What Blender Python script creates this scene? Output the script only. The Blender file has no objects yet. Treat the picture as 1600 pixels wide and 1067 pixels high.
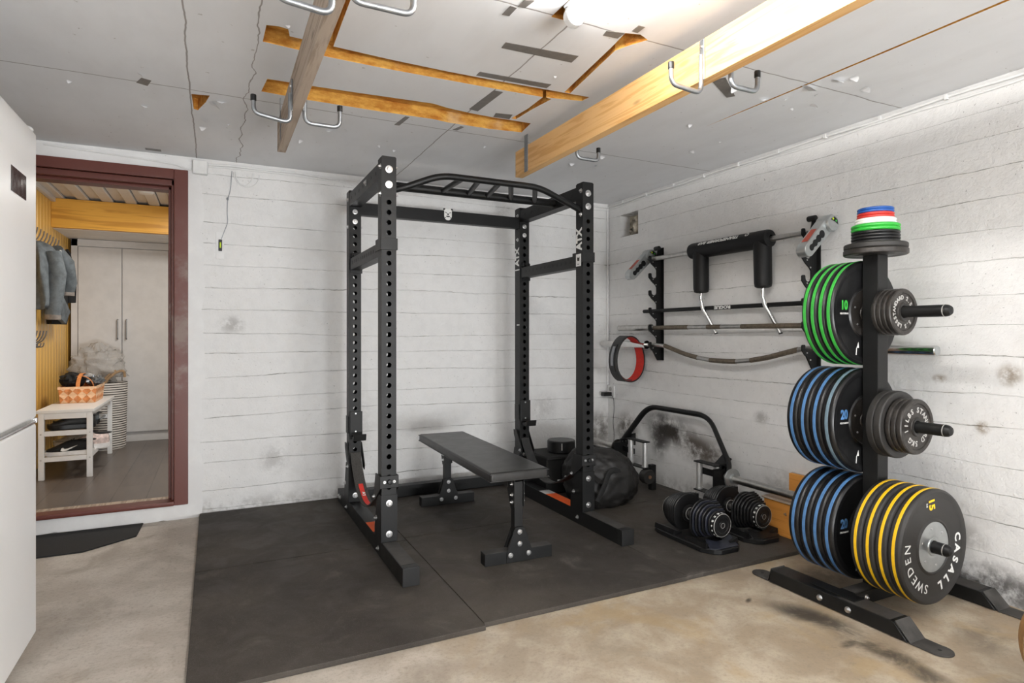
import bpy, bmesh, math, random
from mathutils import Vector, Matrix, Euler, noise as mnoise
PI = math.pi
SC = bpy.context.scene
COL = SC.collection
random.seed(7)
V = Vector

# ---------------------------------------------------------------- materials
class NT:
    """small wrapper that wires shader nodes"""
    def __init__(self, name):
        self.m = bpy.data.materials.new(name); self.m.use_nodes = True
        self.t = self.m.node_tree; self.n = self.t.nodes; self.l = self.t.links
        self.b = self.n['Principled BSDF']
        self._p = None
    def link(self, a, b): self.l.new(a, b)
    def setin(self, sock, v):
        if isinstance(v, bpy.types.NodeSocket): self.l.new(v, sock)
        elif isinstance(v, (tuple, list)) and len(v) == 3 and sock.type == 'RGBA': sock.default_value = (*v, 1)
        else: sock.default_value = v
    def pos(self):
        if self._p is None:
            self._p = self.n.new('ShaderNodeNewGeometry').outputs['Position']
        return self._p
    def obj(self):
        return self.n.new('ShaderNodeTexCoord').outputs['Object']
    def sep(self, v):
        s = self.n.new('ShaderNodeSeparateXYZ'); self.l.new(v, s.inputs[0]); return s.outputs
    def comb(self, x, y, z):
        s = self.n.new('ShaderNodeCombineXYZ')
        for i, k in enumerate((x, y, z)): self.setin(s.inputs[i], k)
        return s.outputs[0]
    def math(self, op, a, b=None, c=None, clamp=False):
        s = self.n.new('ShaderNodeMath'); s.operation = op; s.use_clamp = clamp
        self.setin(s.inputs[0], a)
        if b is not None: self.setin(s.inputs[1], b)
        if c is not None: self.setin(s.inputs[2], c)
        return s.outputs[0]
    def vmath(self, op, a, b):
        s = self.n.new('ShaderNodeVectorMath'); s.operation = op
        self.setin(s.inputs[0], a); self.setin(s.inputs[1], b); return s.outputs[0]
    def noise(self, scale, detail=4, rough=.55, vec=None, dist=0, stretch=None):
        s = self.n.new('ShaderNodeTexNoise'); s.inputs['Scale'].default_value = scale
        s.inputs['Detail'].default_value = detail; s.inputs['Roughness'].default_value = rough
        s.inputs['Distortion'].default_value = dist
        v = vec if vec is not None else self.pos()
        if stretch: v = self.vmath('MULTIPLY', v, stretch)
        self.l.new(v, s.inputs['Vector'])
        return s.outputs[0]
    def ramp(self, f, a, b, lo=0., hi=1.):
        s = self.n.new('ShaderNodeMapRange'); s.interpolation_type = 'SMOOTHSTEP'
        self.setin(s.inputs[0], f); s.inputs[1].default_value = a; s.inputs[2].default_value = b
        s.inputs[3].default_value = lo; s.inputs[4].default_value = hi
        return s.outputs[0]
    def mix(self, f, a, b, blend='MIX'):
        s = self.n.new('ShaderNodeMix'); s.data_type = 'RGBA'; s.blend_type = blend
        self.setin(s.inputs[0], f); self.setin(s.inputs[6], a); self.setin(s.inputs[7], b)
        return s.outputs[2]
    def bump(self, h, strength=.3, dist=.01):
        s = self.n.new('ShaderNodeBump'); s.inputs['Strength'].default_value = strength
        s.inputs['Distance'].default_value = dist; self.l.new(h, s.inputs['Height'])
        self.l.new(s.outputs[0], self.b.inputs['Normal'])
    def color(self, c): self.setin(self.b.inputs['Base Color'], c)
    def rough(self, r): self.setin(self.b.inputs['Roughness'], r)

def srgb(r, g, b):
    f = lambda c: (c/255/12.92) if c <= 10 else ((c/255+.055)/1.055)**2.4
    return (f(r), f(g), f(b))

def plain(name, col, rough=.5, metal=0., var=.12, nscale=30., bump=0., bscale=200., coat=0., spec=.5):
    t = NT(name)
    n = t.noise(nscale, 5, .6, vec=t.obj())
    f = t.ramp(n, .3, .7)
    t.color(t.mix(f, tuple(c*(1-var) for c in col), tuple(min(1, c*(1+var)) for c in col)))
    t.rough(t.math('ADD', t.math('MULTIPLY', n, .16), rough-.08))
    t.b.inputs['Metallic'].default_value = metal
    t.b.inputs['Specular IOR Level'].default_value = spec
    t.b.inputs['Coat Weight'].default_value = coat
    if bump: t.bump(t.noise(bscale, 3, .6, vec=t.obj()), bump, .002)
    return t.m

M = {}
M['black_metal'] = plain('black_powder_coat', (.0065, .0067, .0068), .45, 0, .15, 12, .12, 900, 0, .33)
M['black_dark'] = plain('black_paint', (.009, .009, .009), .5, 0, .2, 20, 0, 200, 0, .4)
M['dusty_black'] = plain('dusty_black_paint', (.040, .037, .034), .6, 0, .45, 14)
M['zinc'] = plain('zinc_bolt', (.62, .62, .62), .3, 1, .1, 60)
M['chrome'] = plain('chrome', (.72, .72, .71), .16, 1, .05, 20)
M['steel'] = plain('brushed_steel', (.50, .49, .47), .32, 1, .12, 40)
M['knurl'] = plain('knurled_steel', (.20, .165, .125), .55, .75, .2, 60, .5, 1600)
M['galv'] = plain('galvanised_tube', (.30, .315, .33), .40, .85, .1, 30)
M['silver_paint'] = plain('silver_cast', (.46, .48, .48), .33, .8, .08, 20)
M['rubber'] = plain('bumper_rubber', (.0075, .0075, .008), .33, 0, .25, 25, .08, 500, 0, .45)
M['rubber_matte'] = plain('bumper_rubber_matte', (.021, .0195, .018), .55, 0, .15, 25, .1, 700)
M['cast_iron'] = plain('grey_cast_iron', (.034, .030, .027), .38, .35, .3, 40, .25, 500)
M['foam'] = plain('black_foam', (.004, .004, .0045), .5, 0, .2, 30, .3, 900, 0, .35)
M['vinyl'] = plain('black_vinyl', (.012, .0115, .011), .36, 0, .2, 14, .15, 60)
M['plastic'] = plain('black_plastic', (.007, .007, .0075), .42, 0, .2, 25, 0, 200, 0, .42)
M['plastic_blue'] = plain('blue_black_plastic', (.016, .018, .028), .38, 0, .2, 25)
M['yellow'] = plain('yellow_stripe', srgb(236, 190, 20), .5, 0, .08)
M['blue'] = plain('blue_stripe', srgb(78, 122, 170), .5, 0, .14)
M['grey_blue'] = plain('worn_grey_blue_stripe', srgb(110, 132, 145), .5, 0, .14)
M['alu'] = plain('satin_roller', (.80, .80, .79), .42, .85, .05, 20)
M['green'] = plain('green_stripe', srgb(56, 168, 62), .5, 0, .08)
M['blue_plate'] = plain('blue_plate', srgb(35, 85, 160), .4, 0, .08)
M['red_plate'] = plain('red_plate', srgb(190, 50, 42), .4, 0, .08)
M['white_plate'] = plain('white_plate', srgb(235, 235, 230), .4, 0, .04)
M['green_plate'] = plain('green_plate', srgb(45, 165, 55), .4, 0, .08)
M['white_ink'] = plain('white_ink', (.78, .78, .76), .6, 0, .05)
M['grey_ink'] = plain('grey_ink', (.48, .47, .45), .5, .2, .1)
M['white_metal'] = plain('white_enamel', (.82, .815, .81), .34, 0, .015, 3, 0, 300)
M['white_plastic'] = plain('white_plastic', (.75, .75, .74), .4, 0, .03)
M['white_paint'] = plain('white_lacquer', (.62, .61, .60), .42, 0, .04, 10)
M['white_wood'] = plain('white_painted_wood', (.74, .74, .73), .38, 0, .04, 10)
M['red_inner'] = plain('red_suede', srgb(205, 40, 25), .8, 0, .12, 60)
M['leather'] = plain('black_leather', (.02, .02, .02), .6, 0, .3, 30, .3, 200)
M['grey_webbing'] = plain('grey_webbing', (.055, .052, .048), .85, 0, .3, 120, .4, 800)
M['red_stripe'] = plain('red_stripe', srgb(215, 55, 45), .7, 0, .1)
M['orange'] = plain('orange_label', srgb(232, 95, 32), .6, 0, .06)
M['red_label'] = plain('red_label', srgb(185, 80, 60), .5, 0, .15)
M['bag_cloth'] = plain('black_bag_cloth', (.011, .010, .0095), .6, 0, .35, 12, .5, 26)
M['black_cloth'] = plain('black_cloth', (.006, .006, .006), .85, 0, .3, 30, .3, 300)
M['denim'] = plain('faded_denim', (.10, .115, .125), .9, 0, .3, 18, .5, 220)
M['denim_hem'] = plain('beige_cuff', (.20, .175, .155), .9, 0, .25, 30, .4, 300)
M['tape'] = plain('grey_brown_tape', (.165, .150, .135), .45, 0, .12, 30)
M['copper'] = plain('copper_bolt', (.45, .26, .16), .4, .8, .1)
M['tan_ball'] = plain('tan_leather', srgb(150, 112, 66), .6, 0, .2, 30, .3, 300)
M['green_light'] = plain('green_yellow_vial', srgb(190, 215, 40), .3, 0, .08)
M['sole_white'] = plain('white_foam_sole', (.70, .68, .66), .6, 0, .08)
M['pink'] = plain('pink_cream_fabric', (.62, .50, .46), .8, 0, .3, 40)
M['grey_fabric'] = plain('grey_fabric', (.33, .32, .31), .8, 0, .3, 25)
M['brass_tag'] = plain('brown_strap', (.30, .20, .11), .7, 0, .25, 40)
M['dark_hook'] = plain('dark_steel_hook', (.14, .13, .125), .45, .6, .15, 40)

def wood(name, c1, c2, axis='y', ring=9., rough=.55, knots=True):
    t = NT(name); p = t.obj()
    st = {'x': (1.2, 22, 22), 'y': (22, 1.2, 22), 'z': (22, 22, 1.2)}[axis]
    v = t.vmath('MULTIPLY', p, st)
    n = t.noise(1.0, 6, .6, vec=v, dist=.6)
    w = t.math('SINE', t.math('MULTIPLY', n, ring*3))
    f = t.ramp(w, -1, 1)
    col = t.mix(f, c1, c2)
    if knots:
        vo = t.n.new('ShaderNodeTexVoronoi'); vo.inputs['Scale'].default_value = 1
        sk = {'x': (3., 9, 9), 'y': (9, 3., 9), 'z': (9, 9, 3.)}[axis]
        t.link(t.vmath('MULTIPLY', p, sk), vo.inputs['Vector'])
        k = t.ramp(vo.outputs['Distance'], .05, .13, 1, 0)
        col = t.mix(t.math('MULTIPLY', k, .6), col, tuple(c*.35 for c in c1))
    t.color(col); t.rough(rough)
    t.bump(w, .06, .002)
    return t.m
M['pine'] = wood('yellow_pine', srgb(214, 163, 100), srgb(230, 186, 126), 'y')
M['grey_wood'] = wood('weathered_grey_wood', srgb(150, 134, 118), srgb(176, 160, 144), 'y', rough=.75)
M['honey_z'] = wood('honey_panel', srgb(200, 150, 66), srgb(222, 176, 92), 'z', 1.6, .35, False)
M['honey_x'] = wood('honey_beam', srgb(196, 138, 48), srgb(226, 168, 66), 'x', 5, .4, False)
M['osb'] = wood('orange_plywood', srgb(196, 128, 52), srgb(222, 152, 70), 'y', 5, .6, False)
M['birch'] = plain('woven_birch', srgb(205, 130, 72), .5, 0, .25, 40)
M['birch_light'] = plain('woven_birch_light', srgb(232, 190, 150), .5, 0, .12, 40)
M['frame_brown'] = None

def mk_frame():
    t = NT('red_brown_paint')
    n = t.noise(3.5, 6, .65); p = t.sep(t.pos())
    worn = t.math('MULTIPLY', t.ramp(n, .5, .66), t.ramp(t.math('ABSOLUTE', t.math('SUBTRACT', p[2], 1.1)), .35, .8, 1, 0))
    c = t.mix(worn, srgb(100, 50, 40), srgb(124, 102, 92))
    t.color(c); t.rough(.45); t.bump(t.noise(25, 4), .15, .004)
    return t.m
M['frame_brown'] = mk_frame()

def ell(t, px, py, cx, cy, rx, ry, ang=0., soft=.5):
    """soft elliptical mask in two position axes"""
    ca, sa = math.cos(ang), math.sin(ang)
    dx = t.math('SUBTRACT', px, cx); dy = t.math('SUBTRACT', py, cy)
    u = t.math('DIVIDE', t.math('ADD', t.math('MULTIPLY', dx, ca), t.math('MULTIPLY', dy, sa)), rx)
    w = t.math('DIVIDE', t.math('SUBTRACT', t.math('MULTIPLY', dy, ca), t.math('MULTIPLY', dx, sa)), ry)
    d = t.math('SQRT', t.math('ADD', t.math('MULTIPLY', u, u), t.math('MULTIPLY', w, w)))
    return t.ramp(d, 1-soft, 1+soft*.4, 1, 0)

def mk_wall(name, axis, stains, base=(.80, .795, .785)):
    """whitewashed board-formed concrete; axis = the horizontal axis along the wall"""
    t = NT(name); P = t.pos(); s = t.sep(P)
    u = s[0] if axis == 'x' else s[1]; z = s[2]
    wob = t.noise(2.2, 3, .5)
    wob2 = t.noise(14, 4, .6)
    row = t.noise(4.2, 1, .5, stretch=(.06, .06, 1))
    z2 = t.math('ADD', z, t.math('MULTIPLY', row, .16))
    zz = t.math('ADD', t.math('ADD', z2, t.math('MULTIPLY', wob, .022)), t.math('MULTIPLY', wob2, .012))
    uu = t.math('ADD', t.math('ADD', u, t.math('MULTIPLY', wob2, .02)), 25.)
    br = t.n.new('ShaderNodeTexBrick'); br.offset = .37; br.offset_frequency = 2
    br.inputs['Color1'].default_value = (0, 0, 0, 1); br.inputs['Color2'].default_value = (1, 1, 1, 1)
    br.inputs['Mortar'].default_value = (.5, .5, .5, 1)
    br.inputs['Scale'].default_value = 1; br.inputs['Mortar Size'].default_value = .0022
    br.inputs['Mortar Smooth'].default_value = .5
    br.inputs['Brick Width'].default_value = 60; br.inputs['Row Height'].default_value = .137
    t.link(t.comb(uu, zz, 0), br.inputs['Vector'])
    line = br.outputs['Fac']; tone = br.outputs['Color']
    breakup = t.math('MULTIPLY', t.ramp(t.noise(3.1, 5, .65), .42, .62), t.ramp(t.noise(17, 3, .6), .30, .6))
    crack = t.math('MULTIPLY', line, breakup)
    big = t.noise(1.3, 4, .55); fine = t.noise(70, 4, .65); mid = t.noise(16, 5, .6)
    col = t.mix(t.ramp(big, .35, .7), tuple(c*.94 for c in base), base)
    col = t.mix(t.math('MULTIPLY', t.ramp(mid, .42, .66), .22), col, tuple(c*.80 for c in base))
    col = t.mix(t.math('MULTIPLY', t.ramp(t.noise(5.5, 5, .7, dist=1.), .52, .72), .20), col, (base[0]*.84, base[1]*.81, base[2]*.76))
    tn = t.n.new('ShaderNodeSeparateColor'); t.link(tone, tn.inputs[0])
    col = t.mix(t.math('MULTIPLY', tn.outputs[0], .10), col, tuple(c*.86 for c in base))
    col = t.mix(t.math('MULTIPLY', crack, .75), col, (.16, .145, .125))
    speck = t.math('MULTIPLY', t.ramp(t.noise(60, 3, .7), .64, .70), t.ramp(t.noise(2.4, 3), .38, .60))
    col = t.mix(t.math('MULTIPLY', speck, .65), col, (.16, .15, .14))
    # scuffs near the floor
    low = t.math('MULTIPLY', t.ramp(z, .02, .14, 1, 0), t.ramp(t.noise(9, 5, .7), .42, .62))
    col = t.mix(t.math('MULTIPLY', low, .45), col, (.20, .185, .165))
    for (cu, cz, ru, rz, ang, c, amt, ns) in stains:
        e = ell(t, u, z, cu, cz, ru, rz, ang, .75)
        nn = t.ramp(t.noise(ns, 6, .7), .32, .56)
        col = t.mix(t.math('MULTIPLY', t.math('MULTIPLY', e, nn), amt), col, c)
    t.color(col); t.rough(.72)
    h = t.math('ADD', t.math('MULTIPLY', mid, .5), t.math('MULTIPLY', fine, .22))
    h = t.math('ADD', h, t.math('MULTIPLY', t.math('SUBTRACT', 1, line), .45))
    h = t.math('ADD', h, t.math('MULTIPLY', tn.outputs[0], .25))
    h = t.math('ADD', h, t.math('MULTIPLY', t.noise(34, 5, .65, dist=1.2), .35))
    t.bump(h, .8, .010)
    return t.m
BRN = (.055, .035, .018); SOOT = (.035, .030, .026); GRY = (.20, .185, .17)
M['wall_back'] = mk_wall('whitewashed_concrete', 'x', [
    (.35, .32, .10, .10, 0, GRY, .35, 14), (2.86, .34, .13, .16, 0, BRN, .75, 9), (.9, .5, .1, .3, 0, GRY, .2, 20),
    (2.35, .55, .12, .12, 0, GRY, .3, 20), (.1, 1.18, .08, .06, 0, GRY, .5, 16)])
M['wall_right'] = mk_wall('whitewashed_concrete_side', 'y', [
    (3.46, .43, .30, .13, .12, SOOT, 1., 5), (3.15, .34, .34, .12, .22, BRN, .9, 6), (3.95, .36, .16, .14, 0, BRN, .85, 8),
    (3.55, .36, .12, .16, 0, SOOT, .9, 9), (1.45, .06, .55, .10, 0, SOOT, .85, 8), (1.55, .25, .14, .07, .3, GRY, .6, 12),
    (1.35, .95, .05, .05, 0, (.25, .19, .13), .8, 20), (1.45, .72, .03, .03, 0, (.25, .19, .13), .9, 25),
    (1.62, .92, .035, .02, 0, (.25, .19, .13), .8, 25), (2.62, .62, .06, .04, 0, GRY, .6, 20), (2.5, .24, .16, .12, 0, GRY, .35, 10)])

def mk_plaster():
    t = NT('smooth_white_plaster')
    n = t.noise(6, 5, .6)
    t.color(t.mix(t.ramp(n, .4, .7), (.74, .735, .73), (.80, .80, .79)))
    t.rough(.7); t.bump(t.math('ADD', n, t.math('MULTIPLY', t.noise(40, 4), .3)), .3, .008)
    return t.m
M['plaster'] = mk_plaster()

def mk_floor():
    t = NT('stained_concrete_floor'); s = t.sep(t.pos())
    a = t.noise(1.1, 6, .6, dist=.5); b = t.noise(4.5, 6, .65, dist=.4); f = t.noise(120, 3, .7); g = t.noise(28, 5, .7)
    warm = t.ramp(t.math('ADD', s[0], t.math('MULTIPLY', t.math('SUBTRACT', a, .5), 1.6)), -.3, 1.6)
    c = t.mix(warm, (.41, .365, .315), (.315, .245, .170))  # left end lightened to offset weaker light, right end warmer concrete
    c = t.mix(t.ramp(b, .38, .66), c, t.mix(warm, (.53, .485, .43), (.45, .385, .295)))
    c = t.mix(t.math('MULTIPLY', t.ramp(g, .55, .72), .35), c, (.15, .12, .09))
    c = t.mix(t.math('MULTIPLY', t.ramp(t.noise(75, 4, .75), .48, .66), .30), c, (.20, .165, .125))
    c = t.mix(t.math('MULTIPLY', t.ramp(t.noise(2.6, 6, .65, dist=1.3), .52, .70), .45), c, (.235, .195, .15))
    ochre = t.math('MULTIPLY', t.ramp(t.noise(2.3, 5, .6, dist=1.), .5, .66), t.ramp(s[0], .3, 1.3))
    c = t.mix(t.math('MULTIPLY', ochre, .5), c, (.36, .25, .12))
    sp = t.ramp(f, .66, .74)
    c = t.mix(t.math('MULTIPLY', sp, .4), c, (.52, .47, .40))
    nz = t.ramp(t.noise(6, 6, .7, dist=.6), .30, .60)
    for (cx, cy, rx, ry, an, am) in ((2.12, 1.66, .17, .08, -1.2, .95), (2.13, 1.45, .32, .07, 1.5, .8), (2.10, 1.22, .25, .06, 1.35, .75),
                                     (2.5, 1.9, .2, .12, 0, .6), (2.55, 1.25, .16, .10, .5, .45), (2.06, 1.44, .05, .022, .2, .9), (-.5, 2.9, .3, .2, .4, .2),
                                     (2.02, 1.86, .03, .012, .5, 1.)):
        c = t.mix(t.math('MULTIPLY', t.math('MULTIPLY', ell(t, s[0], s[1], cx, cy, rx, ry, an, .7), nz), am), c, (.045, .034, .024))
    t.color(c); t.rough(t.ramp(b, .3, .7, .5, .78))
    t.bump(t.math('ADD', g, t.math('MULTIPLY', f, .5)), .25, .003)
    return t.m
M['floor'] = mk_floor()

def mk_mat():
    t = NT('black_rubber_tile')
    f = t.noise(420, 2, .6); m = t.noise(5, 5, .65, dist=.6); b = t.noise(1.4, 4, .6)
    c = t.mix(t.ramp(b, .35, .7), (.026, .0205, .0160), (.060, .0500, .0400))
    c = t.mix(t.math('MULTIPLY', t.ramp(m, .54, .74), .55), c, (.115, .102, .088))
    c = t.mix(t.math('MULTIPLY', t.ramp(t.noise(95, 4, .75), .5, .68), .35), c, (.018, .014, .011))
    c = t.mix(t.math('MULTIPLY', t.ramp(f, .60, .72), .6), c, (.15, .14, .13))
    t.color(c); t.rough(t.ramp(m, .3, .7, .62, .85)); t.bump(t.noise(260, 3, .7), .35, .002)
    return t.m
M['mat'] = mk_mat()

def mk_ceiling():
    t = NT('paper_faced_insulation_board'); s = t.sep(t.pos())
    wob = t.math('MULTIPLY', t.math('SUBTRACT', t.noise(3, 4, .6), .5), .03)
    def seam(ax, at, w):
        d = t.math('ABSOLUTE', t.math('SUBTRACT', t.math('ADD', s[ax], wob), at))
        return t.ramp(d, w*.35, w, 1, 0)
    lines = None
    for ax, at in ((0, -.095), (0, 1.112), (1, 3.04), (1, 1.79), (1, .55), (1, -.7)):
        l = seam(ax, at, .0045); lines = l if lines is None else t.math('MAXIMUM', lines, l)
    crk = t.math('ABSOLUTE', t.math('SUBTRACT', t.math('ADD', s[0], t.math('MULTIPLY', t.math('SUBTRACT', t.noise(4.5, 3, .5), .5), .10)), .135))
    crk = t.math('MULTIPLY', t.ramp(crk, .0012, .0035, 1, 0), t.ramp(s[1], 1.2, 1.6))
    lines = t.math('MAXIMUM', lines, crk)
    a = t.noise(1.2, 4, .55); b = t.noise(9, 4, .6, stretch=(1, .35, 1)); f = t.noise(300, 3, .6)
    c = t.mix(t.ramp(a, .3, .7), (.69, .695, .705), (.75, .755, .765))
    c = t.mix(t.math('MULTIPLY', t.ramp(b, .4, .7), .25), c, (.62, .615, .61))
    c = t.mix(t.math('MULTIPLY', t.ramp(t.noise(34, 2, .5), .73, .77), .5), c, (.26, .22, .18))
    c = t.mix(t.math('MULTIPLY', lines, .7), c, (.14, .11, .085))
    t.color(c); t.rough(.9)
    h = t.math('ADD', t.math('MULTIPLY', t.noise(14, 3, .5), .35), t.math('MULTIPLY', f, .12))
    t.bump(t.math('SUBTRACT', h, t.math('MULTIPLY', lines, .8)), .16, .006)
    return t.m
M['ceiling'] = mk_ceiling()

def mk_insul():
    t = NT('yellow_insulation')
    n = t.noise(22, 5, .7, stretch=(.4, 1, 1)); n2 = t.noise(4, 4, .6)
    c = t.mix(t.ramp(n, .3, .7), srgb(186, 116, 34), srgb(236, 186, 92))
    c = t.mix(t.math('MULTIPLY', t.ramp(n2, .55, .75), .5), c, srgb(235, 215, 175))
    t.color(c); t.rough(.95); t.bump(t.noise(80, 5, .7), .8, .01)
    return t.m
M['insul'] = mk_insul()

def mk_hall_floor():
    t = NT('brown_grey_laminate'); s = t.sep(t.pos())
    br = t.n.new('ShaderNodeTexBrick'); br.offset = .4
    br.inputs['Scale'].default_value = 1; br.inputs['Mortar Size'].default_value = .003
    br.inputs['Brick Width'].default_value = 1.2; br.inputs['Row Height'].default_value = .19
    br.inputs['Color1'].default_value = (.085, .072, .066, 1); br.inputs['Color2'].default_value = (.125, .105, .093, 1)
    br.inputs['Mortar'].default_value = (.035, .03, .027, 1)
    t.link(t.comb(s[1], s[0], 0), br.inputs['Vector'])
    n = t.noise(8, 5, .6, stretch=(4, .5, 1))
    t.color(t.mix(t.math('MULTIPLY', t.ramp(n, .3, .7), .5), br.outputs['Color'], (.15, .12, .10))); t.rough(.34)
    return t.m
M['hall_floor'] = mk_hall_floor()

def mk_laundry():
    t = NT('striped_cotton_rope'); s = t.sep(t.pos())
    w = t.math('FRACT', t.math('MULTIPLY', t.math('ADD', s[2], t.math('MULTIPLY', t.noise(6, 2), .006)), 1/.0205))
    dk = t.ramp(w, .62, .72)
    t.color(t.mix(dk, (.60, .57, .53), (.075, .068, .065))); t.rough(.9)
    t.bump(t.math('SINE', t.math('MULTIPLY', w, 6.283)), .5, .006)
    return t.m
M['laundry'] = mk_laundry()

def mk_bagplastic():
    t = NT('crumpled_clear_plastic')
    t.color((.60, .585, .56)); t.rough(.22)
    t.b.inputs['Alpha'].default_value = .5
    t.bump(t.noise(30, 5, .7), .9, .02)
    return t.m
M['clear'] = mk_bagplastic()

def mk_glow(name, col, s):
    t = NT(name); t.color(col)
    t.b.inputs['Emission Color'].default_value = (*col, 1); t.b.inputs['Emission Strength'].default_value = s
    return t.m
M['tube'] = mk_glow('glowing_tube', (1, .98, .95), 78)
M['fill_tube'] = mk_glow('glowing_fill_tube', (1, .985, .96), 66)  # glow of the lamp added behind the camera
M['niche'] = plain('broken_mortar', (.40, .36, .29), .95, 0, .5, 18, .9, 60)
M['screen'] = plain('dark_glossy_display', (.03, .027, .025), .08, 0, .1)
# ---------------------------------------------------------------- mesh builder
class MB:
    def __init__(s): s.bm = bmesh.new(); s.mi = 0
    def _f(s, vs):
        try: f = s.bm.faces.new(vs); f.material_index = s.mi; return f
        except ValueError: return None
    def merge(s, bm2, mat=None, mi=None):
        mp = {}
        for v in bm2.verts: mp[v] = s.bm.verts.new(mat @ v.co if mat else v.co)
        for f in bm2.faces:
            nf = s._f([mp[v] for v in f.verts])
            if nf and mi is None: nf.material_index = f.material_index + (s.mi if s.mi else 0)
        bm2.free(); return s
    def box(s, a, b, bev=0., seg=2, mat=None):
        t = bmesh.new()
        a, b = V(a), V(b); c = (a+b)/2; d = b-a
        bmesh.ops.create_cube(t, size=1, matrix=Matrix.Translation(c) @ Matrix.Diagonal((abs(d.x), abs(d.y), abs(d.z), 1)))
        if bev: bmesh.ops.bevel(t, geom=list(t.edges), offset=bev, segments=seg, profile=.5, affect='EDGES')
        return s.merge(t, mat)
    def cyl(s, p0, p1, r, n=20, r2=None, bev=0.):
        p0, p1 = V(p0), V(p1); r2 = r if r2 is None else r2
        L = (p1-p0).length
        if bev: prof = [(0, 0), (r-bev, 0), (r-bev*.3, bev*.3), (r, bev), (r2, L-bev), (r2-bev*.3, L-bev*.3), (r2-bev, L), (0, L)]
        else: prof = [(0, 0), (r, 0), (r2, L), (0, L)]
        return s.lathe(prof, p0, p1-p0, n)
    def lathe(s, prof, org, axis, n=32, a0=0.):
        org = V(org); ax = V(axis).normalized()
        q = V((0, 0, 1)).rotation_difference(ax).to_matrix()
        rings = []
        for r, h in prof:
            if r <= 1e-6: rings.append([s.bm.verts.new(org + ax*h)])
            else: rings.append([s.bm.verts.new(org + q @ V((r*math.cos(a0+2*PI*i/n), r*math.sin(a0+2*PI*i/n), h))) for i in range(n)])
        for A, B in zip(rings, rings[1:]):
            for i in range(n):
                j = (i+1) % n
                if len(A) == 1 and len(B) == 1: continue
                if len(A) == 1: s._f([A[0], B[j], B[i]])
                elif len(B) == 1: s._f([A[i], A[j], B[0]])
                else: s._f([A[i], A[j], B[j], B[i]])
        return s
    def tube(s, pts, r, n=12, fil=0., caps=True, sx=1., closed=False, up=None):
        """sweep a circle (sx squashes it) along a polyline with filleted corners"""
        P = [V(p) for p in pts]
        if fil and len(P) > 2:
            Q = [P[0]]
            for a, b, c in zip(P, P[1:], P[2:]):
                d1 = (a-b); d2 = (c-b); k = min(fil, d1.length*.49, d2.length*.49)
                s0, s1 = b+d1.normalized()*k, b+d2.normalized()*k
                for i in range(7):
                    u = i/6; Q.append(s0*(1-u)**2 + b*2*u*(1-u) + s1*u*u)
            Q.append(P[-1]); P = Q
        m = len(P); rings = []; N = None
        for i, p in enumerate(P):
            t = ((P[(i+1) % m]-P[i-1]) if closed else (P[min(i+1, m-1)]-P[max(i-1, 0)])).normalized()
            if N is None:
                N = V(up) if up else (V((0, 0, 1)) if abs(t.z) < .9 else V((1, 0, 0)))
            N = (N - t*N.dot(t)).normalized(); B = t.cross(N)
            rr = r[i] if isinstance(r, (list, tuple)) else r
            rings.append([s.bm.verts.new(p + N*(rr*math.cos(2*PI*k/n)) + B*(rr*sx*math.sin(2*PI*k/n))) for k in range(n)])
        pairs = list(zip(rings, rings[1:])) + ([(rings[-1], rings[0])] if closed else [])
        for A, B in pairs:
            for k in range(n): s._f([A[k], A[(k+1) % n], B[(k+1) % n], B[k]])
        if caps and not closed:
            s._f(rings[0][::-1]); s._f(rings[-1])
        return s
    def band(s, pts, wdir, w, th, closed=False, up=None):
        """flat strip of width w (along wdir) and thickness th following a polyline"""
        P = [V(p) for p in pts]; W = V(wdir).normalized()*w/2; m = len(P); R = []
        for i, p in enumerate(P):
            t = ((P[(i+1) % m]-P[i-1]) if closed else (P[min(i+1, m-1)]-P[max(i-1, 0)])).normalized()
            nrm = t.cross(W).normalized()*th/2
            R.append([s.bm.verts.new(x) for x in (p-W-nrm, p+W-nrm, p+W+nrm, p-W+nrm)])
        for A, B in list(zip(R, R[1:])) + ([(R[-1], R[0])] if closed else []):
            for k in range(4): s._f([A[k], A[(k+1) % 4], B[(k+1) % 4], B[k]])
        if not closed: s._f(R[0][::-1]); s._f(R[-1])
        return s
    def prism(s, poly, ext, bev=0.):
        t = bmesh.new(); e = V(ext)
        a = [t.verts.new(V(p)) for p in poly]; b = [t.verts.new(V(p)+e) for p in poly]
        n = len(a); t.faces.new(a[::-1]); t.faces.new(b)
        for i in range(n): t.faces.new([a[i], a[(i+1) % n], b[(i+1) % n], b[i]])
        bmesh.ops.recalc_face_normals(t, faces=t.faces)
        if bev: bmesh.ops.bevel(t, geom=list(t.edges), offset=bev, segments=1, affect='EDGES')
        return s.merge(t)
    def loft(s, rings, caps=True):
        R = [[s.bm.verts.new(V(p)) for p in r] for r in rings]
        for A, B in zip(R, R[1:]):
            n = len(A)
            for k in range(n): s._f([A[k], A[(k+1) % n], B[(k+1) % n], B[k]])
        if caps: s._f(R[0][::-1]); s._f(R[-1])
        return s
    def blob(s, c, rad, seg=32, rings=20, amp=.1, fr=3., seed=0, sq=1., floor=None, fold=0.):
        """lumpy superellipsoid"""
        c = V(c); rad = V(rad); t = bmesh.new()
        bmesh.ops.create_uvsphere(t, u_segments=seg, v_segments=rings, radius=1)
        for v in t.verts:
            d = v.co.normalized()
            p = V([math.copysign(abs(k)**sq, k) for k in d])
            k = 1 + amp*mnoise.fractal(d*fr+V((seed, seed*1.7, 0)), .6, 2.1, 4)
            if fold: k += fold*(1-abs(mnoise.noise(d*fr*2.1+V((seed+5, 3, seed)))) - .7)
            q = V((p.x*rad.x, p.y*rad.y, p.z*rad.z))*k + c
            if floor is not None and q.z < floor: q.z = floor
            v.co = q
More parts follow.
